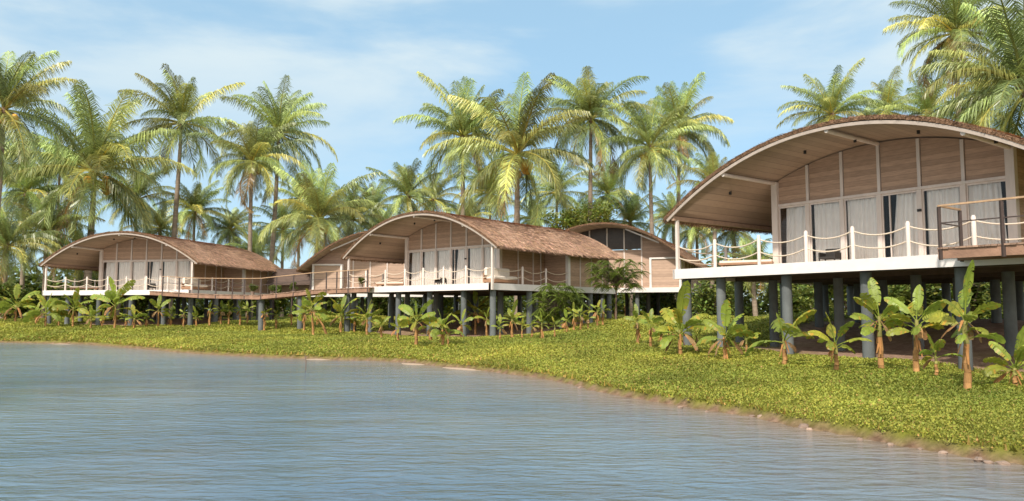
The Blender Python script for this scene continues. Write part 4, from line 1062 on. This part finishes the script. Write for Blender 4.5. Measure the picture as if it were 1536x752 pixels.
BN = [
 (1452, 586, 390, 120, 'tallest banana plant, orange stem and many broad leaves, by the white deck end', 9, 0, .58),
 (1523, 580, 482, 120, 'short spreading banana plant in the shade at the lower right edge', 7, 0, .30),
 (1374, 560, 425, 120, 'banana plant with a thick brown twisted stem, left of the tallest one', 7, 4, .60),
 (1322, 556, 414, 110, 'banana plant with an orange ringed stem under the end of the nearest deck', 8, 0, .58),
 (1255, 558, 466, 110, 'banana plant with one leaf arching down to the turf', 5, 0, .48),
 (1177, 550, 468, 150, 'banana plant spreading two long flat leaves in front of the grey piers', 5, 0, .52),
 (1088, 540, 448, 100, 'banana plant with two upright pale leaves near the nearest villa corner', 6, 0, .40),
 (1020, 533, 420, 120, 'bushy bright banana clump left of the nearest deck corner', 9, 0, .35),
 (992, 520, 470, 56, 'slim banana plant close left of the bushy bright clump', 5, 0, .6),
 (976, 522, 462, 60, 'banana plant with arching leaves on the grassy rise', 5, 0, .6),
 (957, 517, 455, 60, 'banana plant with a bare pale stem at the left end of the grassy rise', 4, 0, .6),
 (938, 470, 436, 34, 'small banana shoot on the crest between the two front villas', 4, 0, .6),
 (923, 479, 446, 30, 'banana shoot at the foot of the feathery tree', 4, 0, .6),
 (904, 489, 448, 34, 'right of a pair of thin banana plants by the last pier of the middle villa', 5, 0, .6),
 (896, 490, 449, 32, 'left of a pair of thin banana plants by the last pier of the middle villa', 5, 0, .6),
 (871, 497, 456, 40, 'dark-stemmed banana plant with leaves bending right under the side deck', 5, 0, .6),
 (861, 497, 452, 34, 'yellow-stemmed banana plant under the side deck of the middle villa', 5, 0, .62),
 (832, 507, 474, 30, 'small banana plant below the hanging feathery tree', 5, 0, .6),
 (813, 509, 464, 44, 'banana plant with forked leaves left of the hanging feathery tree', 6, 0, .55),
 (783, 508, 476, 30, 'short thin banana plant just right of the middle villa corner pier', 4, 0, .65),
 (768, 508, 448, 50, 'banana plant with stiff raised leaves by the middle villa corner', 6, 0, .5),
 (730, 506, 456, 44, 'thin banana plant in front of the middle villa corner pier', 5, 0, .6),
 (713, 502, 430, 78, 'tall banana plant with one big upright leaf against the white deck edge', 6, 0, .52),
 (672, 519, 486, 40, 'small yellow banana plant lowest in front of the middle villa', 5, 0, .55),
 (664, 519, 462, 76, 'wide banana plant beside the small yellow one', 7, 0, .5),
 (624, 519, 450, 86, 'banana plant with outstretched leaves below the middle deck', 6, 0, .58),
 (550, 504, 448, 66, 'banana plant at the left corner of the middle villa deck', 6, 0, .5),
 (531, 499, 462, 34, 'dim thin banana plant under the walkway end', 4, 0, .6),
 (511, 500, 440, 74, 'bright banana plant in front of the walkway pier', 8, 0, .48),
 (490, 503, 450, 44, 'banana plant with a leaning brown trunk below the walkway', 5, -22, .75),
 (470, 504, 432, 70, 'banana plant with long arching leaves reaching over the walkway', 7, -4, .62),
 (456, 497, 444, 50, 'pale banana plant left of the long arching one', 6, 0, .55),
 (437, 489, 458, 26, 'tiny banana plant right of the second walkway pier', 4, 0, .65),
 (414, 494, 458, 28, 'tiny banana plant left of the second walkway pier', 4, 0, .65),
 (396, 497, 456, 30, 'thin banana plant touching the first walkway pier', 4, 0, .7),
 (371, 486, 451, 30, 'thin banana plant with yellow tips under the walkway bend', 5, 0, .65),
 (360, 489, 450, 28, 'second thin banana plant left of the walkway bend', 4, 0, .65),
 (343, 488, 450, 30, 'golden-leaved thin banana plant under the left villa side', 5, 0, .65),
 (331, 488, 450, 34, 'thin banana plant between two piers of the left villa', 5, 0, .62),
 (314, 490, 450, 30, 'thin banana plant with small dark leaves beside the left villa pier', 4, 0, .68),
 (275, 492, 460, 20, 'tiny pale forked banana shoot before the left villa piers', 4, 0, .72),
 (237, 491, 441, 50, 'banana plant with spread leaves at the left villa deck end', 5, 0, .55),
 (201, 494, 456, 48, 'low banana plant right of the tall one at the left villa', 5, 0, .45),
 (172, 494, 414, 88, 'tallest banana plant at the left villa, with a wide pale fan of leaves', 8, 0, .50),
 (136, 494, 456, 54, 'low banana plant left of the tall one at the left villa', 5, 0, .5),
 (109, 491, 430, 72, 'banana plant with raised leaves over the left villa deck edge', 6, 0, .52),
 (68, 491, 438, 80, 'dense banana plant below the left corner of the left villa', 8, 0, .45),
 (54, 487, 452, 40, 'small banana plant behind the dense one at the left villa', 5, 0, .5),
 (23, 484, 424, 76, 'banana plant with a tall pale leaf near the left edge', 6, 0, .45),
 (8, 482, 446, 50, 'banana plant cut by the left edge of the photo', 6, 0, .45),
 (88, 490, 456, 36, 'thin banana plant between the dense one and the raised-leaf one at the left villa', 5, 0, .5),
 (153, 491, 462, 30, 'small pale banana plant just left of the tallest one at the left villa', 5, 0, .5),
 (188, 491, 463, 28, 'small banana plant just right of the tallest one at the left villa', 5, 0, .5),
 (220, 491, 464, 30, 'small banana plant left of the spread-leaved one at the deck end', 5, 0, .5),
 (256, 490, 460, 30, 'small banana plant right of the spread-leaved one at the deck end', 5, 0, .5),
 (294, 491, 458, 28, 'thin banana plant halfway along the left villa piers', 5, 0, .5),
 (572, 508, 466, 40, 'small banana plant right of the one at the middle deck corner', 5, 0, .5),
 (597, 512, 470, 40, 'low banana plant in front of the second middle villa pier', 5, 0, .5),
 (645, 512, 466, 44, 'banana plant between the outstretched one and the wide one', 5, 0, .5),
 (692, 508, 462, 44, 'banana plant just left of the tall upright-leaved one', 5, 0, .5),
 (750, 510, 470, 36, 'low banana plant at the foot of the corner pier', 5, 0, .5),
 (798, 507, 468, 36, 'small banana plant before the first side pier of the middle villa', 5, 0, .5),
 (850, 500, 462, 32, 'small banana plant right of the hanging feathery tree', 5, 0, .5),
 (882, 494, 458, 30, 'thin banana plant left of the paired ones by the last pier', 5, 0, .5),
 (1003, 514, 470, 46, 'small banana plant tucked behind the bushy bright clump', 5, 0, .5),
 (1045, 528, 478, 60, 'low banana sucker at the right foot of the bushy bright clump', 5, 0, .5),
 (1120, 530, 484, 60, 'low banana sucker between the two grey piers under the deck corner', 5, 0, .5),
 (1405, 566, 500, 80, 'low banana sucker left of the tallest banana plant', 5, 0, .5),
]
for i, (bx, by, ty, wp, lb, nl, ln, sf) in enumerate(BN):
    banana(bx, by, ty, wp, lb, 300 + i, nl, ln, sf)

# ------------------------------------------------------------------ shore stones, sand spits, twig
def stone(x, y, s, label, k):
    r = random.Random(k); mb = MB(); rings = 5; seg = 8; vs = []
    for j in range(rings + 1):
        th = PI * j / rings
        for q_ in range(seg):
            ph = 2 * PI * q_ / seg; d = Vector((math.sin(th) * math.cos(ph), math.sin(th) * math.sin(ph), math.cos(th))); m = 1 + .35 * noise.noise(d * 1.6 + Vector((k * 3.1, 0, 0)))
            vs.append((d.x * s * m, d.y * s * m * .8, d.z * s * m * .5))
    fs = [(j * seg + q_, j * seg + (q_ + 1) % seg, (j + 1) * seg + (q_ + 1) % seg, (j + 1) * seg + q_) for j in range(rings) for q_ in range(seg)]
    c = r.uniform(.8, 1.5); mb.add(vs, fs, (c, c * .93, c * .9), False); o = mb.build('stone', M['stone'], None, (x, y, max(.0, gz(x, y)) + s * .12)); o.rotation_euler = (0, 0, r.uniform(0, 6)); tag(o, label, 'stone', 'stones along the water edge')
SP = [(1142, 624, .14, 'pale stone at the water edge below the upright-leaved banana'), (1206, 638, .17, 'pinkish stone at the water edge below the grey piers'), (1214, 641, .09, 'small stone beside the pinkish one'), (1128, 622, .1, 'flat stone left of the pale one'),
      (1290, 656, .09, 'brown stone at the edge of the steepest turf'), (1335, 664, .10, 'round stone on the crumbling bank edge'), (1415, 676, .10, 'pale pebble where the bank steepens'), (1468, 687, .13, 'grey stone in the bank near the right edge'), (1482, 690, .10, 'dark stone right of the grey one'), (1505, 692, .12, 'last stone before the right edge of the photo'),
      (1020, 609, .10, 'pale stone below the bushy banana clump'), (870, 580, .12, 'small brown stone where the shore bends'), (1060, 615, .07, 'little stone right of the bushy clump, at the water'), (1380, 670, .07, 'little brown pebble on the right bank')]
for i, (px, py, s, lb) in enumerate(SP):
    p = at_z(px, py, .04); stone(p.x, p.y, s * .62, lb, i)
def spit(px0, px1, py0, py1, label, seed):
    a = at_z(px0, py0, 0); b = at_z(px1, py1, 0); mb = MB(); n = 24; c = (a + b) / 2; d = (b - a); L = d.length; d.normalize(); nb = Vector((-d.y, d.x, 0)); vs = [Vector((0, 0, .03))]
    for k in range(n):
        t = 2 * PI * k / n; rr = 1 + .25 * noise.noise(Vector((math.cos(t) * 1.5, math.sin(t) * 1.5, seed))); vs.append(d * math.cos(t) * L * .5 * rr + nb * math.sin(t) * .55 * rr + Vector((0, 0, -.03)))
    mb.add(vs, [(0, 1 + k, 1 + (k + 1) % n) for k in range(n)], (1.2, 1.15, 1.1), True); o = mb.build('sand_spit', M['sand'], None, (c.x, c.y, 0)); tag(o, kind='structure')
M['sand'] = mat('pale_sand', (.36, .27, .20), .95, .12, 5, .3, 20)
spit(640, 756, 549, 559, '', 1); spit(590, 650, 544, 549, '', 3); spit(440, 512, 538.8, 540, '', 4); spit(62, 122, 515.5, 517, '', 5)
p = at_z(458, 556, 0); mb = MB(); mb.tube([(p.x, p.y, -.3), (p.x + .02, p.y, .3), (p.x - .03, p.y, .55)], [.02, .016, .008], 6); o = mb.build('twig', M['twig']); tag(o, 'thin dead twig sticking out of the water before the walkway', 'twig')

# potted plants standing on the walkway
for i, (px, dy, sc, lb) in enumerate([(370, 1.15, .30, 'larger potted green plant on the walkway bend'), (400, 1.2, .24, 'small potted plant right of the walkway bend'), (432, 1.2, .26, 'potted plant on the walkway beside the plank shed'), (536, 1.2, .26, 'potted plant where the walkway meets the middle villa')]):
    p = on_poly(wk, px); e = empty('potted_plant', (p.x, p.y + dy, p.z + .002))
    mb = MB(); mb.tube([(0, 0, 0), (0, 0, .20), (0, 0, .24)], [.10, .14, .15], 12); mb.build('pot', M['stone'], e)
    f_ = bpy.data.objects.new('foliage', BU[i % 3]); COL.objects.link(f_); f_.parent = e; f_.location = (0, 0, .2); f_.scale = (sc, sc, sc)
    tag(e, lb, 'potted plant', 'potted plants on the walkway')
